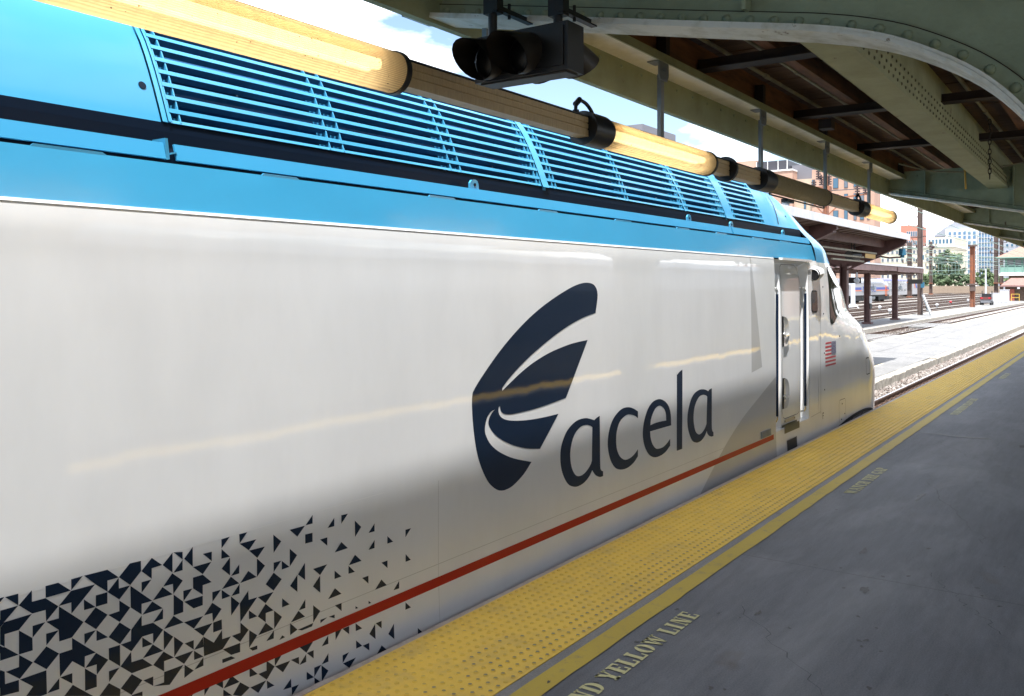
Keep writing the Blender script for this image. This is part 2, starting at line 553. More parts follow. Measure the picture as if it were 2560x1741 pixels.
def tag(o, label=None, cat=None, group=None, kind=None):
    if label: o['label'] = label
    if cat: o['category'] = cat
    if group: o['group'] = group
    if kind: o['kind'] = kind
    return o

def thing(name, label, cat, loc=(0, 0, 0), group=None):
    o = bpy.data.objects.new(name, None)
    COL.objects.link(o)
    o.empty_display_size = 0.2
    o.location = loc
    return tag(o, label, cat, group)

def copy_tree(o, parent=None):
    c = o.copy()
    COL.objects.link(c)
    c.parent = parent
    for ch in list(o.children):
        copy_tree(ch, c)
    return c

def catmull(pts, per=4, closed=False):
    """pts: (a, b, corner) -> smooth outline, corners kept sharp"""
    out = []
    n = len(pts)
    for i in range(n if closed else n - 1):
        p1, p2 = pts[i], pts[(i + 1) % n]
        p0 = pts[(i - 1) % n] if (closed or i > 0) else p1
        p3 = pts[(i + 2) % n] if (closed or i + 2 < n) else p2
        if p1[2]: p0 = (2 * p1[0] - p2[0], 2 * p1[1] - p2[1])
        if p2[2]: p3 = (2 * p2[0] - p1[0], 2 * p2[1] - p1[1])
        for k in range(per):
            t = k / per
            r = []
            for d in (0, 1):
                a, b, c, e = p0[d], p1[d], p2[d], p3[d]
                r.append(0.5 * (2 * b + (c - a) * t + (2 * a - 5 * b + 4 * c - e) * t * t + (3 * b - a - 3 * c + e) * t ** 3))
            out.append(tuple(r))
    if not closed:
        out.append((pts[-1][0], pts[-1][1]))
    return out

def interp(x, xs, ys):
    if x <= xs[0]: return ys[0]
    for k in range(1, len(xs)):
        if x <= xs[k]:
            t = (x - xs[k - 1]) / (xs[k] - xs[k - 1])
            return ys[k - 1] + t * (ys[k] - ys[k - 1])
    return ys[-1]

def fill_outlines(outlines):
    """flat fill of 2-D outlines, holes cut: returns (verts2d, faces)"""
    cu = bpy.data.curves.new('outline', 'CURVE')
    cu.dimensions = '2D'
    cu.fill_mode = 'BOTH'
    for ol in outlines:
        sp = cu.splines.new('POLY')
        sp.points.add(len(ol) - 1)
        for k, (a, b) in enumerate(ol):
            sp.points[k].co = (a, b, 0, 1)
        sp.use_cyclic_u = True
    o = bpy.data.objects.new('outline', cu)
    COL.objects.link(o)
    dg = bpy.context.evaluated_depsgraph_get()
    me = bpy.data.meshes.new_from_object(o.evaluated_get(dg))
    vs = [(v.co.x, v.co.y) for v in me.vertices]
    fs = [tuple(p.vertices) for p in me.polygons]
    bpy.data.objects.remove(o)
    bpy.data.curves.remove(cu)
    bpy.data.meshes.remove(me)
    return vs, fs

# ------------------------------------------------------------------ ground, tracks, platforms
g = MB()
g.face([(-1500, -2500, -1.62), (5000, -2500, -1.62), (5000, 2500, -1.62), (-1500, 2500, -1.62)])
tag(obj('ground', g, 'yard_ground'), kind='structure')

g = MB()
g.box(17.0, 700, 16.9, 75, -1.62, -1.405)
tag(obj('yard_bed', g, 'yard_ground'), kind='structure')
# our platform (high level): slab, pale strip, tactile tiles, yellow line, nosing
EDGE = 2.655
g = MB()
g.box(-30, 420, -2.94, 2.64, -1.7, 0.0)
platform = tag(obj('platform', g, 'platform_concrete'), kind='structure')
g = MB()
g.face([(-10, 1.985, 0.002), (420, 1.985, 0.002), (420, 2.036, 0.002), (-10, 2.036, 0.002)])
obj('concrete_strip', g, 'strip_concrete', platform)
g = MB()
pts_l, pts_r = [], []
xx = -10.0
while xx < 60:
    pts_l.append((xx, 1.985 + rnd.uniform(-0.003, 0.003)))
    pts_r.append((xx, 1.883 + rnd.uniform(-0.004, 0.004)))
    xx += rnd.uniform(0.05, 0.25)
for k in range(len(pts_l) - 1):
    g.face([(*pts_r[k], 0.004), (*pts_r[k + 1], 0.004), (*pts_l[k + 1], 0.004), (*pts_l[k], 0.004)])
g.face([(*pts_r[-1], 0.004), (420, 1.883, 0.004), (420, 1.985, 0.004), (*pts_l[-1], 0.004)])
obj('yellow_line', g, 'line_yellow', platform)

TL, TW = 1.78, 0.61
def tactile_tile(nx=34, ny=12):
    b = MB()
    b.box(0, TL - 0.004, 0, TW, 0.0, 0.006)
    dx, dy = TL / nx, TW / ny
    for i in range(nx):
        for j in range(ny):
            cx, cy = (i + 0.5) * dx, (j + 0.5) * dy
            mi = 2 if (j < 3 and rnd.random() < 0.85) or (j < 6 and rnd.random() < 0.25) else 1
            n = 7
            vs = []
            for r, z in ((0.0125, 0.0062), (0.0088, 0.0112)):
                for k in range(n):
                    t = 2 * math.pi * k / n
                    vs.append((cx + r * math.cos(t), cy + r * math.sin(t), z))
            fs = [(k, (k + 1) % n, n + (k + 1) % n, n + k) for k in range(n)]
            b.raw(vs, fs, 0)
            b.raw(vs[n:], [tuple(range(n))], mi)
    return b.mesh('tactile_tile', ['tactile_yellow', 'tactile_dome', 'tactile_worn'])
tile_me = [tactile_tile(), tactile_tile()]
plain = MB()
plain.box(0, 300, 0, TW, 0, 0.008)
for k in range(-5, 30):
    link('tactile_tile', tile_me[k % 2], platform, (5.09 + TL * k, 2.036, 0.0))
    o = link('tactile_tile', tile_me[(k + 1) % 2], platform, (5.09 + TL * k, -2.335, 0.0))
    o.rotation_euler = (0, 0, math.pi)
    o.location.x += TL
link('tactile_run', plain.mesh('tactile_run', 'tactile_yellow'), platform, (5.09 + TL * 30, 2.036, 0.0))
link('tactile_run', bpy.data.meshes['tactile_run'], platform, (5.09 + TL * 30, -2.945, 0.0))
# steel nosing in lengths, slightly uneven
xx = -6.0
while xx < 70:
    ln = rnd.uniform(2.2, 3.4)
    dz, dy = rnd.uniform(-0.002, 0.002), rnd.uniform(-0.003, 0.003)
    b = MB()
    b.prism([(2.648 + dy, 0.007 + dz), (2.684 + dy, 0.005 + dz), (2.688 + dy, -0.012), (2.688 + dy, -0.12), (2.648 + dy, -0.12)], 'x', xx, xx + ln - 0.004)
    obj('edge_nosing', b, 'nosing_steel', platform)
    xx += ln
# expansion joints and a few cracks across the slab, rust and gum spots
g = MB()
for k in range(-4, 30):
    X = 5.10 + TL * 2 * k
    g.face([(X, -2.3, 0.0025), (X + 0.004, -2.3, 0.0025), (X + 0.026, 1.98, 0.0025), (X + 0.022, 1.98, 0.0025)])
obj('slab_joint', g, 'rubber', platform)
def blob(cx, cy, rx, ry, z, seed, n=22):
    q = random.Random(seed)
    ph = [q.uniform(0, 6.28) for _ in range(4)]
    out = []
    for k in range(n):
        t = 2 * math.pi * k / n
        s = 1 + 0.25 * math.sin(2 * t + ph[0]) + 0.2 * math.sin(3 * t + ph[1]) + 0.18 * math.sin(5 * t + ph[2]) + q.uniform(-.1, .1)
        out.append((cx + rx * s * math.cos(t), cy + ry * s * math.sin(t), z))
    return out
mat('spill_brown', (0.12, 0.07, 0.035), 0.6, vary=0.5, vscale=40)
mat('spill_dark', (0.05, 0.047, 0.045), 0.5, vary=0.4, vscale=30)
for nm, cx, cy, rx, ry, m_ in [('rust_spot', 2.55, 1.20, 0.028, 0.016, 'spill_brown'), ('rust_spot', 2.60, 1.175, 0.012, 0.008, 'spill_brown'),
                               ('dark_spot', 4.9, 1.13, 0.05, 0.02, 'spill_dark'), ('dark_spot', 5.6, 1.30, 0.09, 0.012, 'spill_dark'),
                               ('dark_spot', 10.45, 1.45, 0.05, 0.30, 'spill_dark'), ('dark_spot', 3.35, 1.36, 0.014, 0.012, 'spill_dark'),
                               ('dark_spot', 7.3, 1.28, 0.12, 0.02, 'spill_dark'), ('dark_spot', 4.25, 1.48, 0.03, 0.012, 'spill_dark'),
                               ('dark_spot', 3.02, 1.92, 0.012, 0.006, 'spill_dark'), ('dark_spot', 10.17, 0.83, 0.09, 0.035, 'rubber')]:
    b = MB()
    b.face(blob(cx, cy, rx, ry, 0.0085 if cy > 2.03 else (0.0062 if cy > 1.88 else 0.0032), int(cx * 100)))
    obj(nm, b, m_, platform)

gum = MB()
q = random.Random(77)
for k in range(150):
    X, Y = 1.5 + 11 * q.random() ** 1.5, q.uniform(.2, 1.86)
    r_ = q.uniform(.004, .013)
    gum.face(blob(X, Y, r_ * q.uniform(.8, 1.6), r_, .0031, k, 9))
tag(obj('gum_spots', gum, 'spill_dark', platform), kind='stuff')
crack = MB()
for (x0, y0, x1, y1, sd) in ((3.0, .5, 4.3, 1.6, 1), (6.2, .7, 7.9, 1.35, 2), (4.6, .45, 5.4, .9, 3), (8.9, 1.0, 10.2, 1.7, 4)):
    q = random.Random(sd)
    P = [Vector((x0 + (x1 - x0) * t / 24, y0 + (y1 - y0) * t / 24 + q.uniform(-.03, .03))) for t in range(25)]
    for a, c in zip(P[:-1], P[1:]):
        w = q.uniform(.0008, .002)
        crack.face([(a.x, a.y - w, .0027), (c.x, c.y - w, .0027), (c.x, c.y + w, .0027), (a.x, a.y + w, .0027)])
obj('hairline_crack', crack, 'rubber', platform)
# stencilled lettering
def glyph(ch):
    th, tn = 0.26, 0.11
    rect = lambda a, b, c, d: [(a, c), (b, c), (b, d), (a, d)]
    ser = lambda a, b: [rect(a - .07, b + .07, 0, tn), rect(a - .07, b + .07, 1 - tn, 1)]
    stem = lambda a, b: [rect(a, b, tn + .005, 1 - tn - .005)] + ser(a, b)
    def ring(x0, x1, t0, t1, thick=th, n=12, y0=0.0, y1=1.0):
        cx, cy, rx, ry = (x0 + x1) / 2, (y0 + y1) / 2, (x1 - x0) / 2, (y1 - y0) / 2
        o, i = [], []
        for k in range(n + 1):
            t = R(t0 + (t1 - t0) * k / n)
            o.append((cx + rx * math.cos(t), cy + ry * math.sin(t)))
            i.append((cx + (rx - thick) * math.cos(t), cy + (ry - tn) * math.sin(t)))
        return [[o[k], o[k + 1], i[k + 1], i[k]] for k in range(n)]
    if ch == 'I': return stem(.1, .36), .5
    if ch == 'L': return stem(.1, .36) + [rect(.44, .72, 0, tn), rect(.62, .72, tn, .36)], .76
    if ch == 'E': return stem(.1, .36) + [rect(.44, .72, 0, tn), rect(.44, .72, 1 - tn, 1), rect(.62, .72, tn, .33), rect(.62, .72, .67, 1 - tn), rect(.38, .56, .45, .55)], .78
    if ch == 'T': return [rect(.26, .52, 0, 1 - tn)] + [rect(.19, .59, 0, tn), rect(.0, .22, 1 - tn, 1), rect(.26, .52, 1 - tn, 1), rect(.56, .78, 1 - tn, 1), rect(0, .09, .66, 1 - tn), rect(.69, .78, .66, 1 - tn)], .8
    if ch == 'H': return stem(.08, .3) + stem(.56, .78) + [rect(.32, .54, .45, .55)], .88
    if ch == 'N': return [rect(.1, .2, tn, 1), rect(.0, .3, 0, tn), rect(.66, .76, 0, 1), rect(.55, .86, 1 - tn, 1), [(.18, 1), (.42, 1), (.74, 0), (.5, 0)]], .9
    if ch == 'D': return stem(.08, .32) + ring(-.1, .82, -78, 78), .84
    if ch == 'B': return stem(.08, .32) + ring(.1, .74, -82, 82, .22, 9, 0, .54) + ring(.1, .70, -82, 82, .22, 9, .5, 1), .78
    if ch == 'P': return stem(.08, .32) + ring(.1, .76, -82, 82, .24, 9, .42, 1), .78
    if ch == 'O': return ring(0, .86, 100, 260) + ring(0, .86, -80, 80), .88
    if ch == 'C': return ring(0, .86, 45, 315, th, 18) + [rect(.68, .77, .68, 1)], .84
    if ch == 'G': return ring(0, .86, 45, 315, th, 18) + [rect(.52, .8, .12, .42), rect(.68, .77, .68, 1)], .88
    if ch == 'S': return ring(.04, .66, 60, 255, .18, 10, .46, 1) + ring(.06, .7, -115, 85, .2, 10, 0, .54) + [rect(.02, .1, 0, .32), rect(.58, .66, .7, 1)], .74
    if ch == 'A': return [[(.06, tn), (.16, tn), (.42, 1), (.32, 1)], [(.42, 1), (.66, tn), (.92, tn), (.6, 1)], rect(0, .24, 0, tn), rect(.56, .98, 0, tn), rect(.26, .56, .3, .39)], .96
    if ch == 'K': return stem(.08, .32), .8
    if ch == 'Y': return [[(.0, 1), (.28, 1), (.5, .45), (.34, .4)], [(.62, 1), (.74, 1), (.56, .45), (.48, .5)], rect(.3, .56, 0, .44), rect(.2, .66, 0, tn), rect(-.02, .34, 1 - tn, 1), rect(.54, .82, 1 - tn, 1)], .82
    if ch == 'W': return [[(.02, 1), (.26, 1), (.44, 0), (.32, 0)], [(.34, 0), (.42, 0), (.58, .9), (.5, 1)], [(.46, 1), (.7, 1), (.86, 0), (.74, 0)], [(.78, 0), (.84, 0), (1.08, 1), (.98, 1)], rect(-.04, .32, 1 - tn, 1), rect(.4, .76, 1 - tn, 1), rect(.9, 1.16, 1 - tn, 1)], 1.16
    return [], .34
def stencil(text, x0, x1, y0, cap, name):
    total = sum(glyph(c)[1] + .1 for c in text)
    sx = (x1 - x0) / total
    b = MB()
    cx = x0
    for c in text:
        polys, adv = glyph(c)
        for p in polys:
            b.face([(cx + a * sx, y0 + q * cap, 0.0035) for a, q in p])
        cx += (adv + .1) * sx
    return obj(name, b, 'stencil_yellow', platform, recalc=False)
for x in (2.15, 12.15, 22.2, 32.2):
    stencil('STAND BEHIND YELLOW LINE', x, x + 1.92, 1.703, 0.092, 'stencilled_words')
for x in (-2.9, 7.10, 17.3, 27.2):
    stencil('WATCH THE GAP', x, x + 1.16, 1.703, 0.092, 'stencilled_words')

# ---- tracks
def rail_mesh(x0, x1, y, top, b):
    b.box(x0, x1, y - 0.036, y + 0.036, top - 0.045, top - 0.004, 0)
    b.box(x0, x1, y - 0.026, y + 0.026, top - 0.004, top, 1)
    b.box(x0, x1, y - 0.012, y + 0.012, top - 0.14, top - 0.045, 0)
    b.box(x0, x1, y - 0.07, y + 0.07, top - 0.165, top - 0.14, 0)
TRACKS = [(4.34, -20, 600, 10, 60), (11.7, -20, 600, 30, 80), (-4.64, -60, 300, 0, 0), (-9.2, -60, 300, 0, 0), (18.6, 20, 600, 0, 0), (22.3, 20, 600, 0, 0), (26.0, 20, 600, 0, 0), (30.0, 20, 700, 0, 0),
          (36.0, 20, 700, 0, 0), (42.0, 20, 800, 0, 0), (47.0, 20, 900, 0, 0), (53.0, 20, 900, 0, 0)]
tie = MB()
tie.box(-0.115, 0.115, -1.3, 1.3, -1.56, -1.375)
tie_me = tie.mesh('sleeper', 'wood_tie')
plate = MB()
plate.box(-0.09, 0.09, -0.09, 0.09, -1.376, -1.352)
plate.box(-0.03, 0.03, -0.085, -0.045, -1.352, -1.325)
plate.box(-0.03, 0.03, 0.045, 0.085, -1.352, -1.325)
plate_me = plate.mesh('tie_plate', 'rail_side')
for yc, x0, x1, t0, t1 in TRACKS:
    tr = tag(bpy.data.objects.new('railway_track', None), kind='structure')
    COL.objects.link(tr)
    for s in (-0.7175, 0.7175):
        b = MB()
        rail_mesh(x0, x1, yc + s, -1.22, b)
        obj('rail', b, ['rail_side', 'rail_top'], tr)
    X = t0
    while X < t1:
        o = link('sleeper', tie_me, tr, (X, yc, rnd.uniform(-.01, .01)))
        o.rotation_euler = (0, 0, rnd.uniform(-.03, .03))
        if yc < 5:
            link('tie_plate', plate_me, o, (0, 0.7175, 0))
        X += 0.56
    if t1 == 0:
        b = MB()
        X = x0
        while X < min(x1, 380):
            b.box(X - .115, X + .115, yc - 1.3, yc + 1.3, -1.6, -1.395)
            X += 1.2
        tag(obj('sleeper_rows', b, 'wood_tie', tr), kind='stuff')
# rail joint bars near the nose
for X in (13.6, 21.0):
    b = MB()
    b.box(X, X + 0.7, 4.34 + .7175 - .05, 4.34 + .7175 - .013, -1.35, -1.275)
    for k in range(4):
        b.tube((X + .1 + k * .17, 4.34 + .7175 - .075, -1.312), (X + .1 + k * .17, 4.34 + .7175 - .04, -1.312), .02, 6)
    o = obj('joint_bar', b, 'rail_side', [t for t in bpy.data.objects if t.name == 'railway_track'][0])

# ballast: bed and loose stones
def ballast_bed(x0, x1, y0, y1, nx, ny, name):
    b = MB()
    q = random.Random(3)
    def fn(u, v):
        y = y0 + (y1 - y0) * v
        return (x0 + (x1 - x0) * u, y, -1.43 + q.uniform(-.035, .035) - 0.1 * abs(v - .5) ** 2)
    b.grid(fn, nx, ny)
    return tag(obj(name, b, 'stone'), kind='structure')
ballast_bed(8.0, 60.0, 2.7, 5.85, 520, 30, 'ballast')
g = MB()
g.box(60, 500, 2.7, 5.85, -1.6, -1.42)
g.box(-20, 500, 9.9, 13.3, -1.62, -1.40)
tag(obj('ballast', g, 'stone'), kind='structure')
q = random.Random(11)
proto = []
for k in range(6):
    vs = []
    for a in ((1, 1, 1), (-1, -1, 1), (-1, 1, -1), (1, -1, -1), (0, 0, 1.5), (0, 0, -1.2)):
        vs.append(Vector((a[0] * q.uniform(.6, 1.1), a[1] * q.uniform(.6, 1.1), a[2] * q.uniform(.5, .9))))
    bm = bmesh.new()
    for v in vs: bm.verts.new(v)
    bmesh.ops.convex_hull(bm, input=bm.verts)
    bm.verts.ensure_lookup_table()
    bm.verts.index_update()
    proto.append(([v.co.copy() for v in bm.verts], [tuple(v.index for v in f.verts) for f in bm.faces]))
    bm.free()
stones = MB()
def scatter(n, x0, x1, y0, y1, z, power=1.0):
    for _ in range(n):
        X = x0 + (x1 - x0) * q.random() ** power
        Y = q.uniform(y0, y1)
        s = q.uniform(.018, .045)
        vs, fs = proto[q.randrange(6)]
        rot = Matrix.Rotation(q.uniform(0, 6.28), 3, Vector((q.uniform(-1, 1), q.uniform(-1, 1), q.uniform(-1, 1))).normalized())
        p = Vector((X, Y, z + q.uniform(-.02, .03)))
        stones.raw([p + rot @ (v * s) for v in vs], fs)
scatter(14000, 9.5, 60, 2.75, 4.95, -1.41, 1.6)
scatter(9000, 9.5, 60, 5.1, 5.8, -1.40, 1.6)
scatter(3500, 30, 90, 10.2, 13.1, -1.38, 1.3)
tag(obj('ballast_stones', stones, 'stone'), 'loose grey and rust stained stones between the rails', 'ballast', kind='stuff')

# low platforms on the left
def low_platform(y0, y1, x0, x1):
    b = MB()
    b.box(x0, x1, y0 + .28, y1 - .28, -1.62, -1.13)
    return tag(obj('low_platform', b, 'low_concrete'), kind='structure')
lp2 = low_platform(5.8, 10.15, -20, 520)
lp3 = low_platform(13.2, 16.6, 20, 520)
q = random.Random(5)
X = 8.0
while X < 120:
    ln = q.uniform(0.9, 1.9)
    broken = q.random() < 0.22 and X < 40
    b = MB()
    n = 6
    top = -1.135 - (q.uniform(.03, .10) if broken else q.uniform(0, .012))
    y0 = 5.8 + (q.uniform(.02, .12) if broken else q.uniform(-.02, .02))
    sec = [(y0, top - .02), (y0 + .02, top), (6.078, top), (6.078, -1.6), (y0, -1.6)]
    vs = []
    for i in range(n + 1):
        x = X + (ln - .015) * i / n
        for (yy, zz) in sec:
            j = q.uniform(-.02, .02) if yy < 6.05 and zz > -1.5 else 0
            vs.append((x, yy + j, zz + j * .5))
    fs = []
    w = len(sec)
    for i in range(n):
        for k in range(w):
            fs.append((i * w + k, i * w + (k + 1) % w, (i + 1) * w + (k + 1) % w, (i + 1) * w + k))
    fs += [tuple(range(w - 1, -1, -1)), tuple(range(n * w, n * w + w))]
    b.raw(vs, fs)
    obj('kerb_block', b, 'kerb_stone', lp2, recalc=True)
    X += ln
for lp, y0, y1, x0 in ((lp2, 9.87, 10.15, -20), (lp3, 13.2, 13.48, 20), (lp3, 16.32, 16.6, 20), (lp2, 5.8, 6.078, 120)):
    b = MB()
    b.box(x0, 520, y0, y1, -1.62, -1.125)
    obj('kerb', b, 'kerb_stone', lp)
# faded yellow dashes and dark tar seams on the near low platform
b = MB()
for k in range(14):
    X = 22 + k * 7.5
    b.face([(X, 6.9, -1.127), (X + 3.2, 6.9, -1.127), (X + 3.2, 7.0, -1.127), (X, 7.0, -1.127)])
obj('faded_marking', b, 'cream_plate', lp2)
b = MB()
for k in range(20):
    X = 20 + k * 6.1
    b.face([(X, 6.1, -1.1275), (X + .03, 6.1, -1.1275), (X + .1, 9.86, -1.1275), (X + .06, 9.86, -1.1275)])
    b.face([(X, 8.3 + .1 * math.sin(k), -1.1275), (X + 5.5, 8.35, -1.1275), (X + 5.5, 8.38, -1.1275), (X, 8.34 + .1 * math.sin(k), -1.1275)])
obj('tar_seam', b, 'spill_dark', lp2)
# timber crossings over the second track
for X in (48.0, 66.0):
    t = tag(bpy.data.objects.new('crossing_deck', None), 'grey timber crossing panel laid between the second track rails, %s' % ('nearer one' if X < 50 else 'farther one'), 'crossing', 'timber track crossings')
    t.location = (X, 11.7, -1.4)
    COL.objects.link(t)
    for y0, y1 in ((10.3, 10.62), (10.64, 10.92), (11.06, 11.47), (11.49, 11.90), (11.92, 12.33), (12.48, 12.8)):
        b = MB()
        b.box(X, X + 6.5, y0, y1, -1.40, -1.235)
        obj('plank', b, 'low_concrete', t)

# ------------------------------------------------------------------ canopy over our platform
GX = [-5.7, 2.72, 11.1, 17.0, 22.4, 28.0, 33.6]
canopy = thing('platform_canopy', 'olive green riveted steel canopy with dark plank roof over the near platform', 'canopy', (2.8, -0.15, 0))
C0, C1 = -9.0, 36.0
b = MB()
b.box(C0, C1, 2.30, 2.312, 2.68, 2.888)
b.box(C0, C1, 2.312, 2.335, 2.68, 2.692)
obj('edge_beam', b, 'steel_green', canopy)
b = MB()
b.box(C0, C1, 2.125, 2.30, 2.876, 2.888)
obj('beam_flange', b, 'flange_lit', canopy)
b = MB()
b.box(C0, C1, 2.115, 2.125, 2.868, 2.915)
obj('flange_lip', b, 'steel_green', canopy)
b = MB()
b.box(C0, C1, 2.20, 2.29, 2.93, 3.13)
obj('ledger', b, 'rust_beam', canopy)
b = MB()
for xa, xb, ya, yb in ((C0, 7.0, 2.376, 2.391), (7.0, C1, 2.391, 2.391)):
    b.raw([(xa, 2.292, 2.93), (xb, 2.292, 2.93), (xb, yb, 2.93), (xa, ya, 2.93), (xa, 2.292, 3.115), (xb, 2.292, 3.115), (xb, yb, 3.115), (xa, ya, 3.115)],
          [(0, 3, 2, 1), (4, 5, 6, 7), (0, 1, 5, 4), (1, 2, 6, 5), (2, 3, 7, 6), (3, 0, 4, 7)])
obj('edge_board', b, 'rust_beam', canopy)
# posts between flange and roof
for X in [C0 + .55 + k * 1.63 for k in range(27)]:
    b = MB()
    b.box(X, X + .05, 2.13, 2.19, 2.888, 3.06)
    obj('stub_post', b, 'dark_beam', canopy)
bolts = MB()
X = 2.9
while X < 20:
    bolts.dome((X, 2.30, 2.835), (0, -1, 0), .011, .010, 6, 2)
    X += 0.245
tag(obj('bolt_row', bolts, 'steel_web', canopy), kind='stuff')

# deck planks (run across), tar cover above
plank_m = MB()
plank_m.box(0, 0.136, -2.6, 2.30, 3.15, 3.178)
plank_me = plank_m.mesh('plank', 'roof_plank')
q = random.Random(2)
X = 2.6
rest = MB()
x = C0
while x < C1:
    if 2.6 <= x < 14.0:
        link('plank', plank_me, canopy, (x - 2.8, 0.15, q.uniform(-.006, .003)))
    else:
        dz = q.uniform(-.006, .003)
        rest.box(x, x + .136, -2.6, 2.30, 3.15 + dz, 3.178 + dz)
    x += 0.14
tag(obj('plank_run', rest, 'roof_plank', canopy), kind='stuff')
b = MB()
b.box(C0, C1, -2.62, 2.29, 3.182, 3.22)
obj('roof_cover', b, 'rubber', canopy)
for Y, w in ((1.70, .07), (0.72, .07), (0.12, .07), (-0.55, .07), (-1.15, .07), (-2.0, .07), (-2.45, .07)):
    b = MB()
    b.box(C0, C1, Y, Y + w, 3.03, 3.148)
    obj('joist', b, 'rust_beam', canopy)
for X in (-4.0, -2.2, -0.4, 1.2, 3.7, 5.2, 7.15, 9.2, 12.9, 14.8, 18.8, 20.6, 24.2, 26.0, 29.6, 31.6):
    b = MB()
    b.box(X, X + .09, -2.5, 2.195, 2.975, 3.029)
    b.box(X + .03, X + .06, -1.6, 2.195, 3.0, 3.029)
    b.box(X - .02, X + .11, -1.6, 2.195, 2.967, 2.975)
    obj('cross_beam', b, 'dark_beam', canopy)
for Y, z, r in ((2.08, 3.005, .013), (1.865, 3.005, .013), (0.97, 3.005, .015)):
    for X0 in range(-8, 34, 4):
        b = MB()
        z2 = 3.095
        b.tube((X0, Y, z2), (X0 + 3.99, Y, z2), r, 8)
        for xx in (X0 + .4, X0 + 2.1):
            b.tube((xx, Y, z2), (xx + .07, Y, z2), r * 1.35, 8)
        obj('conduit', b, 'conduit', canopy, smooth=True)
b = MB()
b.box(7.36, 7.48, 1.96, 2.06, 2.90, 2.975)
obj('junction_box', b, 'dark_beam', canopy)
# longitudinal riveted girder
b = MB()
def lg(X):
    return interp(X, [C0, 2.8, 16, C1], [2.77, 2.765, 2.665, 2.665])
beam = MB()
stops = [C0, 2.8, 6, 10, 16, C1]
def sect(X):
    z = lg(X)
    return [(X, 1.25, z), (X, 1.06, z), (X, 1.06, z + .02), (X, 1.075, z + .022), (X, 1.075, z + .135), (X, 1.11, z + .137), (X, 1.11, z + .40), (X, 1.20, z + .40), (X, 1.20, z + .135), (X, 1.25, z + .02)]
ring = [sect(X) for X in stops]
n = len(ring[0])
vs = [p for r_ in ring for p in r_]
fs = []
for k in range(len(stops) - 1):
    for j in range(n):
        fs.append((k * n + j, (k + 1) * n + j, (k + 1) * n + (j + 1) % n, k * n + (j + 1) % n))
beam.raw(vs, fs)
lgird = obj('long_girder', beam, 'steel_green', canopy, recalc=True)
rv = MB()
X = 2.9
k = 0
while X < 17:
    z = lg(X)
    rv.dome((X, 1.0745, z + .055), (0, -1, 0), .0105, .009, 6, 2)
    rv.dome((X + .055, 1.0745, z + .102), (0, -1, 0), .0105, .009, 6, 2)
    rv.dome((X + .03, 1.1095, z + .20), (0, -1, 0), .0105, .009, 6, 2)
    X += 0.115
tag(obj('rivets', rv, 'rivet_dark', lgird, smooth=True), kind='stuff')

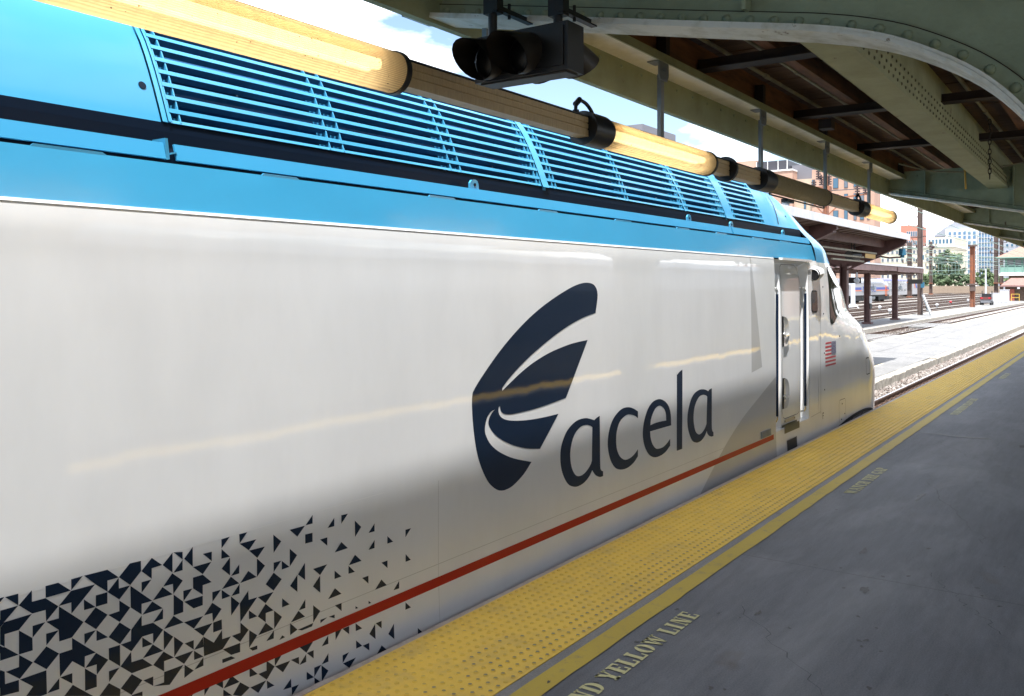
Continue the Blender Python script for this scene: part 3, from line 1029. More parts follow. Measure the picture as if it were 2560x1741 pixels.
# bracket girders with an arched lower flange, one per column
CURVE = [(2.43, 2.722, 1), (2.38, 2.712, 0), (1.647, 2.566, 0), (1.20, 2.475, 0), (.914, 2.418, 0), (.78, 2.39, 0), (.648, 2.354, 0), (.525, 2.306, 0), (.372, 2.217, 0), (.264, 2.119, 0), (.19, 2.01, 0), (.13, 1.85, 0), (.085, 1.62, 0), (.06, 1.3, 1)]
arc = catmull(CURVE, 4)
def girder(X, near):
    t = bpy.data.objects.new('bracket_girder', None)
    COL.objects.link(t)
    t.parent = canopy
    t.location = (0, 0, 0)
    web = MB()
    poly = [(a, c) for a, c in arc] + [(.05, 1.3), (.05, 2.96), (2.29, 2.96), (2.29, 2.79), (2.43, 2.735)]
    poly2 = []
    for p in poly:
        if not poly2 or (abs(p[0] - poly2[-1][0]) + abs(p[1] - poly2[-1][1])) > 1e-4:
            poly2.append(p)
    vs, fs = fill_outlines([poly2])
    web.raw([(X + .08, a, c) for a, c in vs], fs)
    web.raw([(X + .092, a, c) for a, c in vs], [tuple(reversed(f)) for f in fs])
    obj('web_plate', web, 'steel_web', t)
    # flange: two plates, front edge at X
    for nm, lift, xa, xb, m_ in (('flange', 0.0, X, X + .172, 'flange_paint'), ('flange', .011, X + .004, X + .168, 'flange_paint')):
        fl = MB()
        top = []
        for k, (a, c) in enumerate(arc):
            p, r_ = arc[max(0, k - 1)], arc[min(len(arc) - 1, k + 1)]
            d = Vector((r_[0] - p[0], r_[1] - p[1])).normalized()
            nrm = Vector((d.y, -d.x))
            if nrm.y < 0 or (abs(nrm.y) < .2 and nrm.x > 0): nrm = -nrm
            nrm = Vector((-abs(nrm.x), abs(nrm.y)))
            top.append(((a, c) if lift == 0 else (a + nrm.x * lift, c + nrm.y * lift), (a + nrm.x * (lift + .01), c + nrm.y * (lift + .01)), nrm))
        vs, fs = [], []
        for lo, hi, _ in top:
            vs += [(xa, *lo), (xb, *lo), (xb, *hi), (xa, *hi)]
        for k in range(len(top) - 1):
            for j in range(4):
                fs.append((k * 4 + j, (k + 1) * 4 + j, (k + 1) * 4 + (j + 1) % 4, k * 4 + (j + 1) % 4))
        fs += [(0, 1, 2, 3), tuple((len(top) - 1) * 4 + j for j in (3, 2, 1, 0))]
        fl.raw(vs, fs)
        obj(nm, fl, m_, t, smooth=25, recalc=True)
    # angle leg against the web
    an = MB()
    vs, fs = [], []
    for k, (lo, hi, nrm) in enumerate(top):
        a0 = Vector(lo) + nrm * .01
        a1 = Vector(lo) + nrm * .056
        vs += [(X + .066, *a0), (X + .066, *a1), (X + .08, *a1)]
    for k in range(len(top) - 1):
        fs += [(k * 3, k * 3 + 1, k * 3 + 4, k * 3 + 3), (k * 3 + 1, k * 3 + 2, k * 3 + 5, k * 3 + 4)]
    an.raw(vs, fs)
    obj('angle_leg', an, 'steel_web', t, smooth=25, recalc=True)
    gp = MB()
    vs, fs = [], []
    for k, (lo, hi, nrm) in enumerate(top):
        a0, a1 = Vector(lo) + nrm * .0565, Vector(lo) + nrm * .0595
        vs += [(X + .0645, *a0), (X + .0645, *a1)]
        if k: fs.append((2 * k - 2, 2 * k - 1, 2 * k + 1, 2 * k))
    gp.raw(vs, fs)
    obj('paint_gap', gp, 'dark_beam', t)
    # rivets every 80 mm along the curve
    cum = [0.0]
    for k in range(1, len(arc)):
        cum.append(cum[-1] + math.hypot(arc[k][0] - arc[k - 1][0], arc[k][1] - arc[k - 1][1]))
    s = .12
    far = MB()
    while s < cum[-1] - .05:
        k = max(i for i in range(len(cum)) if cum[i] <= s)
        k = min(k, len(arc) - 2)
        f = (s - cum[k]) / max(1e-6, cum[k + 1] - cum[k])
        a = arc[k][0] + f * (arc[k + 1][0] - arc[k][0])
        c = arc[k][1] + f * (arc[k + 1][1] - arc[k][1])
        nrm = top[k][2]
        p = (X + .066, a + nrm.x * .042, c + nrm.y * .042)
        if near:
            rv_ = MB()
            rv_.dome((0, 0, 0), (-1, 0, 0), .0155, .014, 12, 4)
            if 'girder_rivet' not in bpy.data.meshes:
                rv_.mesh('girder_rivet', 'steel_web', True)
            link('rivet', bpy.data.meshes['girder_rivet'], t, Vector(p) - world_loc(t))
        else:
            far.dome(p, (-1, 0, 0), .0135, .011, 6, 2)
        s += 0.0805
    if not near:
        z = 2.90
        Y = .4
        while Y < 2.25:
            far.dome((X + .079, Y, z), (-1, 0, 0), .0135, .011, 6, 2)
            Y += .16
        tag(obj('rivets', far, 'steel_web', t), kind='stuff')
    st = MB()
    for Y in ((1.0,) if near else (1.0, 1.9)):
        st.box(X + .03, X + .08, Y, Y + .012, interp(Y, [p[0] for p in reversed(arc)], [p[1] for p in reversed(arc)]) + .07, 2.95)
    obj('stiffener', st, 'steel_web', t)
    # column and the short arm on the other side
    co = MB()
    co.box(X - .02, X + .20, .03, .05, 0, 2.97)
    co.box(X - .02, X + .20, -.36, -.34, 0, 2.97)
    co.box(X + .08, X + .095, -.34, .03, 0, 2.97)
    co.box(X - .12, X + .30, -.46, .15, 0, .03)
    obj('column', co, 'steel_web', t)
    ar = MB()
    ar.prism([(-.36, 2.97), (-.36, 2.2), (-.5, 2.45), (-.8, 2.65), (-2.66, 2.78), (-2.66, 2.97)], 'x', X + .07, X + .10)
    obj('short_arm', ar, 'steel_web', t)
for X in GX:
    girder(X, X == 2.72)
# small things hung on it
ch = thing('hanging_chain', 'short rusty chain hanging from the canopy roof near the riveted girder', 'chain', (8.1, .9, 2.98))
z = 2.97
k = 0
while z > 2.52:
    L_ = .05
    b = MB()
    pts = []
    for j in range(13):
        t = 2 * math.pi * j / 12
        a, c = .011 * math.cos(t), .02 * math.sin(t) * 1.25
        pts.append((8.1 + (a if k % 2 else 0), .9 + (0 if k % 2 else a), z - .025 + c))
    b.path(pts, .004, 6)
    obj('chain_link', b, 'chain_iron', ch, smooth=True)
    z -= .04
    k += 1
def cable(pts, r, m_, label, name='cable'):
    b = MB()
    cc = []
    P = [(*p, 0) for p in pts]
    X1 = catmull([(p[0], p[1], 0) for p in pts], 6)
    Z1 = catmull([(p[0], p[2], 0) for p in pts], 6)
    for (x, y), (_, z) in zip(X1, Z1):
        cc.append((x, y, z))
    b.path(cc, r, 6)
    return tag(obj(name, b, m_, smooth=True), label, 'cable')
cable([(10.2, 2.0, 2.93), (10.5, 1.7, 2.86), (10.8, 1.3, 2.87), (11.0, .9, 2.95)], .008, 'conduit', 'loose grey cable sagging along the second canopy girder')
cable([(10.60, 1.42, 2.90), (10.62, 1.415, 2.80), (10.63, 1.41, 2.66)], .010, 'orange_box', 'short frayed yellow strap dangling beneath the canopy roof', 'strap')
cable([(2.74, 1.40, 2.76), (2.745, 1.36, 2.68), (2.75, 1.29, 2.665), (2.755, 1.22, 2.69), (2.76, 1.19, 2.77)], .006, 'black_paint', 'black cable loop hanging on the nearest canopy girder web')

# ------------------------------------------------------------------ tubular platform lights
LY, LZ, LR = 2.10, 2.36, 0.072
def disc(bm_, x, r, w, n=28, mi=0):
    bm_.tube((x, LY, LZ), (x + w, LY, LZ), r, n, mi=mi)
def tube_light(x0, x1, ch0, ch1, hangers, lit, label, extra_disc=None, loop=None):
    t = thing('tube_light', label, 'lamp', (x0, LY, LZ), 'tubular lights along the canopy edge')
    b = MB()
    n = 40
    vs, fs = [], []
    for k in range(n):
        a = 2 * math.pi * k / n
        for X in (x0, x1):
            vs.append((X, LY + LR * math.cos(a), LZ + LR * math.sin(a)))
    for k in range(n):
        j = (k + 1) % n
        fs.append((2 * k, 2 * k + 1, 2 * j + 1, 2 * j))
    b.raw(vs, fs)
    obj('lamp_cover', b, 'lamp_cover' if lit else 'lamp_cover_dim', t, smooth=True)
    b = MB()
    for dy in (-.022, .022):
        b.tube((x0 + .10, LY + dy, LZ + .006), (x1 - .10, LY + dy, LZ + .006), .019, 16)
    obj('lamp', b, 'lamp_tube' if lit else 'lamp_tube_off', t, smooth=True)
    b = MB()
    b.box(x0 + .02, x1 - .02, LY - .035, LY + .035, LZ + .050, LZ + .056)
    obj('reflector', b, 'lamp_channel', t)
    for xa, xb in ((x0 - .012, x0 + .012), (x1 - .008, x1 + .016)):
        b = MB()
        b.tube((xa, LY, LZ), (xb, LY, LZ), LR + .004, 32)
        b.tube((xa - .006, LY, LZ), (xb + .006, LY, LZ), LR - .012, 24)
        obj('end_cap', b, 'cap_black', t, smooth=True)
    b = MB()
    h = .045
    prof_ = [(-.032, -h), (.032, -h), (.032, h), (-.032, h), (-.032, .022), (-.028, .020), (-.028, .016), (-.032, .014), (-.032, -.006), (-.028, -.008), (-.028, -.012), (-.032, -.014)]
    b.prism([(LY + a, LZ + c) for a, c in prof_], 'x', ch0, ch1)
    obj('channel', b, 'lamp_channel', t)
    b = MB()
    b.box(ch0, ch1, LY - .036, LY + .036, LZ + h + .002, LZ + h + .008)
    obj('channel_lid', b, 'cap_black', t)
    for X in hangers:
        b = MB()
        b.box(X - .022, X + .022, LY + .03, LY + .052, LZ + .03, 2.80)
        obj('hanger', b, 'galvanised', t)
        b = MB()
        b.prism([(X - .062, 2.874), (X + .062, 2.874), (X + .062, 2.795), (X + .045, 2.765), (X - .045, 2.765), (X - .062, 2.795)], 'y', LY + .020, LY + .028)
        b.box(X - .05, X + .05, LY + .024, LY + .10, 2.868, 2.874)
        for dx in (-.012, .012):
            b.tube((X + dx, LY + .010, 2.822), (X + dx, LY + .026, 2.822), .008, 6)
        obj('hanger_bracket', b, 'galvanised', t)
    if extra_disc:
        for xa, xb in extra_disc:
            b = MB()
            b.tube((xa, LY, LZ), (xb, LY, LZ), LR + .009, 32)
            b.tube((xa - .006, LY - .02, LZ + .02), (xa, LY - .02, LZ + .02), .008, 6)
            b.tube((xa - .006, LY + .025, LZ - .03), (xa, LY + .025, LZ - .03), .008, 6)
            obj('hub', b, 'cap_black', t, smooth=True)
    if loop:
        X = loop
        b = MB()
        pts = catmull([(X - .16, LZ + .05, 1), (X - .16, LZ + .10, 0), (X - .13, LZ + .125, 0), (X - .07, LZ + .12, 0), (X - .02, LZ + .095, 0), (X + .015, LZ + .06, 1)], 5)
        b.path([(a, LY, c) for a, c in pts], .009, 8)
        b.tube((X - .16, LY, LZ + .04), (X - .16, LY, LZ + .075), .016, 8)
        b.tube((X - .165, LY, LZ + .10), (X - .125, LY, LZ + .13), .014, 8)
        obj('cable_loop', b, 'cap_black', t, smooth=True)
    return t
tube_light(0.90, 2.29, 2.31, 3.60, [2.90], True, 'largest glowing yellow tube light at upper left above the blue roof')
tube_light(3.78, 5.09, 5.11, 5.98, [4.54], True, 'second glowing tube light with a black hub before its left end', [(3.60, 3.765), (5.40, 5.43)], 3.70)
tube_light(6.22, 7.64, 7.66, 8.90, [6.20, 7.86], False, 'unlit brown tube light between two hangers, third along the canopy edge', [(6.0, 6.20)])
tube_light(9.02, 10.22, 10.24, 10.27, [9.46], True, 'farthest pale yellow tube light beyond the black hub, last of the row', [(8.74, 9.0)], 8.95)
b = MB()
b.tube((6.3, LY + .01, LZ - .085), (7.7, LY + .01, LZ - .085), .006, 6)
b.box(6.62, 6.78, LY - .02, LY + .03, LZ - .115, LZ - .09)
b.tube((6.3, LY + .01, LZ - .085), (6.3, LY + .01, LZ - .06), .006, 6)
b.tube((7.7, LY + .01, LZ - .085), (7.7, LY + .01, LZ - .06), .006, 6)
obj('conduit', b, 'cap_black', [o for o in bpy.data.objects if o.get('label', '').startswith('unlit brown')][0])

# ------------------------------------------------------------------ black signal head hung from the near girder
sg = thing('hanging_signal', 'black signal head with tunnel visors hung on two pipes below the near girder', 'signal', (2.55, 1.71, 2.33))
b = MB()
b.box(2.50, 2.605, 1.515, 1.90, 2.335, 2.497)
b.box(2.494, 2.500, 1.53, 1.885, 2.35, 2.482)
obj('housing', b, 'black_paint', sg)
b = MB()
b.box(2.515, 2.59, 1.53, 1.885, 2.329, 2.335)
obj('housing_base', b, 'visor_brown', sg)
def visor(x, y, z, s, r=.060, ln=.135):
    b = MB()
    n = 20
    for rr, flip in ((r, False), (r - .004, True)):
        vs, fs = [], []
        for k in range(n + 1):
            a = 2 * math.pi * k / n + math.pi / 2
            up = (math.sin(a) + 1) / 2
            L2 = ln * (.25 + .75 * up)
            vs.append((x, y + rr * math.cos(a), z + rr * math.sin(a)))
            vs.append((x + s * L2, y + rr * math.cos(a), z - .035 * L2 / ln + rr * math.sin(a)))
        for k in range(n):
            f = (2 * k, 2 * k + 2, 2 * k + 3, 2 * k + 1)
            fs.append(tuple(reversed(f)) if flip else f)
        b.raw(vs, fs)
    o = obj('visor', b, 'visor_brown', sg, smooth=True)
    b = MB()
    b.dome((x + s * .002, y, z), (s, 0, 0), r - .008, .015, 14, 3)
    obj('lens', b, 'lens_dark', sg, smooth=True)
visor(2.494, 1.828, 2.410, -1, .072, .17)
visor(2.494, 1.682, 2.410, -1, .072, .17)
visor(2.607, 1.58, 2.412, 1, .066, .15)
visor(2.607, 1.72, 2.412, 1, .066, .15)
for Y in (1.86, 1.585):
    b = MB()
    b.tube((2.552, Y, 2.49), (2.552, Y, 3.10), .0165, 12)
    obj('pipe', b, 'black_paint', sg, smooth=True)
    b = MB()
    zf = interp(Y, [p[0] for p in reversed(arc)], [p[1] for p in reversed(arc)])
    b.box(2.53, 2.76, Y - .035, Y - .012, zf - .012, zf + .005)
    b.box(2.535, 2.575, Y - .03, Y + .03, zf - .02, zf + .04)
    b.tube((2.62, Y - .024, zf - .025), (2.62, Y - .024, zf + .03), .006, 6)
    obj('clamp', b, 'black_paint', sg)

# ------------------------------------------------------------------ the high-speed power car
YC = 4.34
PZ = [-1.0, -.6, -.2, .15, .5, .75, 1.0, 1.25, 1.5, 1.7, 1.87, 2.06]
PY = [2.78, 2.75, 2.742, 2.756, 2.758, 2.757, 2.758, 2.761, 2.766, 2.772, 2.780, 2.826]
_pc = catmull([(z, y, 0) for z, y in zip(PZ, PY)], 10)
_pz, _py = [p[0] for p in _pc], [p[1] for p in _pc]
def prof(z): return interp(z, _pz, _py)
TX0 = -12.0
train = thing('power_car', 'white and blue high-speed power car with navy swoosh logo standing at the platform', 'train', (1.5, YC, -1.22))

def zrows(a, b, step=0.05):
    n = max(1, round((b - a) / step))
    return [a + (b - a) * k / n for k in range(n + 1)]
def side_sheet(x0, x1, z0, z1, off=0.0, nx=1, mi=0, b=None):
    b = b or MB()
    rows = zrows(z0, z1)
    b.grid(lambda u, v: (x0 + (x1 - x0) * u, prof(rows[round(v * (len(rows) - 1))]) + off, rows[round(v * (len(rows) - 1))]), nx, len(rows) - 1, mi)
    return b
b = side_sheet(TX0, 8.42, -1.0, 1.8845, nx=24)
obj('body_side', b, 'white_paint', train, smooth=True)
b = side_sheet(8.42, 9.50, -1.0, .20)
obj('door_sill', b, 'white_paint', train, smooth=True)
b = side_sheet(9.50, 9.852, -1.0, 1.8845)
obj('cab_side', b, 'white_paint', train, smooth=True)
# far side and floor, seen only in reflections
b = MB()
rows = zrows(-1.0, 2.06, .2)
b.grid(lambda u, v: (TX0 + (9.852 - TX0) * u, 2 * YC - prof(rows[round(v * (len(rows) - 1))]), rows[round(v * (len(rows) - 1))]), 1, len(rows) - 1)
obj('body_far_side', b, 'white_paint', train, smooth=True)
b = MB()
b.box(TX0, 12.4, 2.95, 2 * YC - 2.95, -1.02, -.98)
b.face([(TX0, 2.8, -1), (TX0, 2 * YC - 2.8, -1), (TX0, 2 * YC - 2.8, 2.9), (TX0, 2.8, 2.9)])
obj('underframe', b, 'underframe', train)
for X in (-6.0, -3.2, 6.2, 9.0):
    b = MB()
    for y in (3.62, 5.06):
        b.tube((X, y - .06, -.77), (X, y + .06, -.77), .46, 28)
    b.tube((X, 3.62, -.77), (X, 5.06, -.77), .08, 10)
    obj('wheelset', b, 'rail_side', train, smooth=True)

# blue upper side panel leaning inwards, white drip rail below it
def upanel(z): return 2.789 + (z - 1.886) * .27
b = MB()
rows = zrows(1.886, 2.058, .035)
b.grid(lambda u, v: (TX0 + (9.852 - TX0) * u, upanel(rows[round(v * (len(rows) - 1))]), rows[round(v * (len(rows) - 1))]), 20, len(rows) - 1)
b.face([(TX0, upanel(1.886), 1.886), (9.852, upanel(1.886), 1.886), (9.852, 2.82, 1.887), (TX0, 2.82, 1.887)])
b.face([(TX0, upanel(2.058), 2.058), (TX0, 2.86, 2.055), (9.852, 2.86, 2.055), (9.852, upanel(2.058), 2.058)])
obj('upper_side_panel', b, 'blue_panel', train, smooth=True)
b = MB()
b.prism([(2.7802, 1.871), (2.7788, 1.8745), (2.7795, 1.8765), (2.787, 1.8855), (2.80, 1.8855)], 'x', TX0, 8.42)
obj('drip_rail', b, 'white_paint', train)
b = MB()
b.face([(TX0, 2.862, 2.03), (9.852, 2.862, 2.03), (9.852, 2.868, 2.10), (TX0, 2.868, 2.10)])
obj('panel_slot', b, 'navy_dark', train)
for X, ln in ((1.41, .26), (2.32, .20), (3.35, .22), (4.35, .22), (5.3, .25), (6.3, .25), (7.1, .25), (8.0, .3), (8.8, .35)):
    b = MB()
    b.prism([(X, 2.056), (X + ln, 2.056), (X + ln - .02, 2.0665), (X + .012, 2.0665)], 'y', upanel(2.058) - .0005, 2.846)
    obj('panel_tab', b, 'blue_panel', train)
for xa, xb in ((TX0, 1.897), (1.941, 7.50), (7.53, 9.83)):
    b = MB()
    b.prism([(2.842, 2.074), (2.862, 2.134), (2.871, 2.132), (2.851, 2.072)], 'x', xa, xb)
    obj('gutter_flap', b, 'blue_paint', train)
b = MB()
b.prism([(1.897, 2.150), (1.909, 2.150), (1.918, 2.075), (1.905, 2.072)], 'y', 2.852, 2.93)
b.prism([(1.918, 2.098), (1.942, 2.105), (1.942, 2.099), (1.918, 2.092)], 'y', 2.846, 2.86)
obj('flap_bracket', b, 'blue_trim', train)
b = MB()
GUT = [(2.872, 2.085), (2.925, 2.09), (2.942, 2.13), (2.946, 2.19), (2.95, 2.215), (2.952, 2.2265)]
for (a0, c0), (a1, c1) in zip(GUT[:-1], GUT[1:]):
    b.face([(TX0, a0, c0), (9.84, a0, c0), (9.84, a1, c1), (TX0, a1, c1)])
obj('gutter', b, 'navy_dark', train)
for X in (3.78, 6.63, 7.56, 9.01):
    b = MB()
    ol = [(X - .045, 2.125), (X - .045, 2.165), (X - .03, 2.182), (X, 2.187), (X + .02, 2.18), (X + .03, 2.165), (X + .035, 2.125)]
    b.prism(ol, 'y', 2.872, 2.884)
    b.tube((X - .005, 2.868, 2.158), (X - .005, 2.872, 2.158), .009, 10, mi=1)
    obj('lifting_lug', b, ['blue_trim', 'navy_dark'], train)

# roof curve
RC = [(2.952, 2.2265), (2.964, 2.253), (2.98, 2.298), (3.0, 2.347), (3.025, 2.405), (3.053, 2.465), (3.085, 2.528), (3.12, 2.585), (3.167, 2.645), (3.25, 2.722), (3.40, 2.81), (3.65, 2.89), (4.0, 2.935), (4.34, 2.95)]
RCs = catmull([(a, c, 0) for a, c in RC], 3)
cum = [0.0]
for k in range(1, len(RCs)):
    cum.append(cum[-1] + math.hypot(RCs[k][0] - RCs[k - 1][0], RCs[k][1] - RCs[k - 1][1]))
def roof(s, off=0.0):
    k = 0
    while k < len(cum) - 2 and cum[k + 1] < s: k += 1
    f = (s - cum[k]) / (cum[k + 1] - cum[k])
    p, q_ = RCs[k], RCs[k + 1]
    d = Vector((q_[0] - p[0], q_[1] - p[1])).normalized()
    nrm = Vector((-d.y, d.x))
    return Vector((p[0] + f * (q_[0] - p[0]), p[1] + f * (q_[1] - p[1]))) + nrm * off, d, nrm
SMAX = cum[-1]
def roof_sheet(x0, x1, s0, s1, off, nx=1, ns=24, b=None, mi=0):
    b = b or MB()
    def fn(u, v):
        p = roof(s0 + (s1 - s0) * v, off)[0]
        return (x0 + (x1 - x0) * u, p.x, p.y)
    b.grid(fn, nx, ns, mi)
    return b
b = roof_sheet(TX0, 1.948, 0, SMAX, 0.0, 14)
def pt(X, s, off):
    p = roof(s, off)[0]
    return (X, p.x, p.y)
obj('roof_panel', b, 'blue_paint', train, smooth=True)
b = MB()
b.tube(pt(1.905, .146, .0015), pt(1.905, .146, .003), .0155, 20)
obj('roof_disc', b, 'navy_dark', train)  # dark disc drawn in place of the shaded hole
b = roof_sheet(1.952, 1.972, 0, SMAX, .006)
b = roof_sheet(1.974, 1.984, 0, SMAX, .011, b=b)
obj('grille_frame', b, 'blue_trim', train, smooth=True)
UP = catmull([(2.965, 2.235, 0), (3.13, 2.46, 0), (3.42, 2.70, 0), (4.34, 2.86, 0)], 8)
uc = [0.0]
for k in range(1, len(UP)):
    uc.append(uc[-1] + math.hypot(UP[k][0] - UP[k - 1][0], UP[k][1] - UP[k - 1][1]))
def cab_pt(X, v, off=0.0):
    p, d, nrm = roof(v * SMAX)
    f = min(1, max(0, (X - 9.0) / .852))
    f = f * f * (3 - 2 * f)
    y1, z1 = interp(v * uc[-1], uc, [a[0] for a in UP]), interp(v * uc[-1], uc, [a[1] for a in UP])
    return (X, p.x + (y1 - p.x) * f + nrm.x * off, p.y + (z1 - p.y) * f + nrm.y * off)
b = MB()
b.grid(lambda u, v: cab_pt(8.665 + 1.187 * u, v), 12, 26)
obj('cab_roof', b, 'blue_paint', train, smooth=True)
SG = 0.80          # grille reaches this far up the curve
b = roof_sheet(1.948, 8.665, SG, SMAX, 0.0, 2, 10)
obj('roof_top', b, 'blue_paint', train, smooth=True)
b = roof_sheet(1.95, 8.66, 0.0, SG + .05, -.13, 8, 20)
b.face([pt(1.95, 0.0, 0.002), pt(8.66, 0.0, 0.002), pt(8.66, 0.0, -.13), pt(1.95, 0.0, -.13)])
obj('grille_well', b, 'blue_shaded', train, smooth=True)
b = MB()
def mirror_roof(u, v):
    p = roof(SMAX * v)[0]
    return (TX0 + (9.852 - TX0) * u, 2 * YC - p.x, p.y)
b.grid(mirror_roof, 1, 14)
b.face([(TX0, 2 * YC - 2.838, 2.06), (9.852, 2 * YC - 2.838, 2.06), (9.852, 2 * YC - 2.957, 2.2265), (TX0, 2 * YC - 2.957, 2.2265)])
obj('roof_far_half', b, 'blue_paint', train, smooth=True)
# ducts and cable clips inside the well
for s, r in ((.16, .035), (.34, .04), (.52, .03), (.70, .04)):
    b = MB()
    p = roof(s, -.09)[0]
    b.tube((2.0, p.x, p.y), (8.6, p.x, p.y), r, 10)
    obj('cooling_duct', b, 'blue_shaded', train, smooth=True)
q = random.Random(4)
for k in range(34):
    X = q.choice([2.5, 3.3, 4.2, 5.2, 6.2, 7.2]) + q.uniform(-.25, .25)
    s = q.uniform(.1, .6)
    b = MB()
    p = roof(s, -.06)[0]
    b.tube((X, p.x, p.y - .02), (X, p.x, p.y + .015), .004, 5)
    obj('bolt_stud', b, 'silver', train)
SEGS = [(1.986, 4.555), (4.628, 6.69), (6.715, 7.60), (7.80, 8.665)]
for xa, xb in SEGS:
    s = 0.052
    while s < SG - .01:
        p, d, nrm = roof(s, .008)
        w, t = .0088, .0025
        b = MB()
        c4 = [p + d * w + nrm * t, p - d * w + nrm * t, p - d * w - nrm * t, p + d * w - nrm * t]
        b.prism([(c.x, c.y) for c in c4], 'x', xa, xb)
        # rear blade of the louvre, running inwards
        e0, e1 = p - d * w, p - d * (w + .008) - nrm * .022
        b.prism([(e0.x, e0.y), (e1.x, e1.y), (e1.x + .004, e1.y), (e0.x + .004, e0.y)], 'x', xa, xb, 1)
        obj('slat', b, ['blue_trim', 'blue_shaded'], train)
        s += .0568
    b = roof_sheet(xa, xb, -.001, .012, .006)
    obj('grille_sill', b, 'blue_trim', train)
def fin(X, w=.005):
    b = MB()
    n = 22
    vs = []
    for k in range(n + 1):
        s = .004 + (SG - .004) * k / n
        for off in (.008, -.05):
            p = roof(s, off)[0]
            vs += [(X - w / 2, p.x, p.y), (X + w / 2, p.x, p.y)]
    fs = []
    for k in range(n):
        a = k * 4
        c = a + 4
        fs += [(a, c, c + 1, a + 1), (a + 2, a + 3, c + 3, c + 2), (a, a + 2, c + 2, c), (a + 1, c + 1, c + 3, a + 3)]
    b.raw(vs, fs)
    obj('grille_rib', b, 'blue_trim', train, recalc=True)
for X in (1.990, 2.03, 2.80, 2.885, 3.67, 3.755, 4.51, 4.548, 4.635, 4.69, 4.73, 5.67, 5.715, 6.63, 6.665, 6.74, 6.775, 7.50, 7.545, 7.595, 7.805, 7.85, 8.60, 8.66):
    fin(X)
for xa, xb, off in ((4.557, 4.626, .013), (6.692, 6.713, .012), (7.603, 7.798, .013)):
    b = roof_sheet(xa, xb, -.01, SG + .02, off, 2, 24)
    b = roof_sheet(xa, xa + .0015, -.01, SG, off - .03, 1, 24, b)
    obj('grille_divider', b, 'blue_paint' if xb - xa > .1 else 'blue_trim', train, smooth=True)
    if xb - xa > .05:
        b = MB()
        p0, p1 = roof(-.0)[0], roof(.02)[0]
        b.prism([(2.945, 2.155), (2.95, 2.23), (2.962, 2.228), (2.957, 2.155)], 'x', xa + .01, xa + .045)
        obj('divider_foot', b, 'blue_trim', train)
# dark inspection slot in the cab roof, leaning forward as it rises
b = MB()
vs, fs = [], []
for k in range(15):
    s = (.03 + .45 * k / 14) / SMAX
    X = 9.12 + .30 * k / 14
    vs += [cab_pt(X - .014, s, .004), cab_pt(X + .014, s, .004)]
    if k: fs.append((2 * k - 2, 2 * k - 1, 2 * k + 1, 2 * k))
b.raw(vs, fs)
obj('roof_slot', b, 'navy_dark', train)
b = MB()
b.tube(cab_pt(9.62, .10, .0005), cab_pt(9.62, .10, .004), .012, 14)
obj('roof_disc', b, 'navy_dark', train)

# ---- nose: lofted sections
ST = {
 9.85: [(2.752, -.6), (2.744, -.15), (2.756, .15), (2.755, .5), (2.76, .85), (2.759, 1.1), (2.762, 1.3), (2.769, 1.6), (2.78, 1.87), (2.824, 2.065), (2.965, 2.235), (3.13, 2.46), (3.42, 2.70), (4.34, 2.86)],
 10.3: [(2.752, -.6), (2.744, -.15), (2.756, .15), (2.755, .5), (2.757, .85), (2.757, 1.1), (2.763, 1.3), (2.773, 1.6), (2.81, 1.87), (2.86, 2.06), (3.04, 2.25), (3.24, 2.48), (3.5, 2.68), (4.34, 2.83)],
 10.75: [(2.752, -.6), (2.744, -.15), (2.756, .15), (2.753, .5), (2.752, .85), (2.755, 1.1), (2.783, 1.3), (2.808, 1.6), (2.885, 1.87), (2.955, 2.06), (3.17, 2.275), (3.38, 2.505), (3.62, 2.67), (4.34, 2.79)],
 11.2: [(2.752, -.6), (2.744, -.15), (2.756, .15), (2.752, .5), (2.752, .85), (2.764, 1.1), (2.822, 1.3), (2.875, 1.6), (3.0, 1.865), (3.12, 2.06), (3.33, 2.28), (3.55, 2.47), (3.8, 2.60), (4.34, 2.70)],
 11.8: [(2.752, -.6), (2.744, -.15), (2.756, .15), (2.752, .5), (2.758, .85), (2.79, 1.1), (2.93, 1.29), (3.03, 1.56), (3.2, 1.80), (3.36, 1.99), (3.53, 2.16), (3.76, 2.34), (4.0, 2.46), (4.34, 2.52)],
 12.4: [(2.77, -.6), (2.76, -.15), (2.765, .15), (2.765, .5), (2.82, .85), (2.91, 1.06), (3.12, 1.24), (3.33, 1.45), (3.52, 1.63), (3.68, 1.76), (3.82, 1.86), (3.98, 1.95), (4.15, 2.0), (4.34, 2.03)],
 13.0: [(2.95, -.6), (2.9, -.15), (2.885, .15), (2.89, .5), (2.99, .82), (3.15, .99), (3.38, 1.13), (3.57, 1.26), (3.73, 1.36), (3.86, 1.43), (3.97, 1.48), (4.09, 1.52), (4.21, 1.54), (4.34, 1.55)],
 13.5: [(3.3, -.55), (3.25, -.15), (3.22, .12), (3.22, .42), (3.34, .70), (3.5, .84), (3.68, .94), (3.82, 1.01), (3.93, 1.06), (4.02, 1.09), (4.1, 1.11), (4.18, 1.125), (4.26, 1.13), (4.34, 1.135)],
 13.85: [(3.8, -.5), (3.76, -.15), (3.73, .1), (3.74, .33), (3.82, .52), (3.9, .6), (3.98, .66), (4.05, .70), (4.11, .72), (4.16, .735), (4.21, .745), (4.25, .75), (4.3, .755), (4.34, .755)],
 13.98: [(4.3, -.3), (4.28, -.1), (4.28, .1), (4.28, .2), (4.29, .28), (4.3, .32), (4.31, .34), (4.315, .35), (4.32, .36), (4.325, .36), (4.33, .365), (4.333, .365), (4.337, .37), (4.34, .37)],
}
SX = sorted(ST)
PU, PV = 8, 6
cols = []
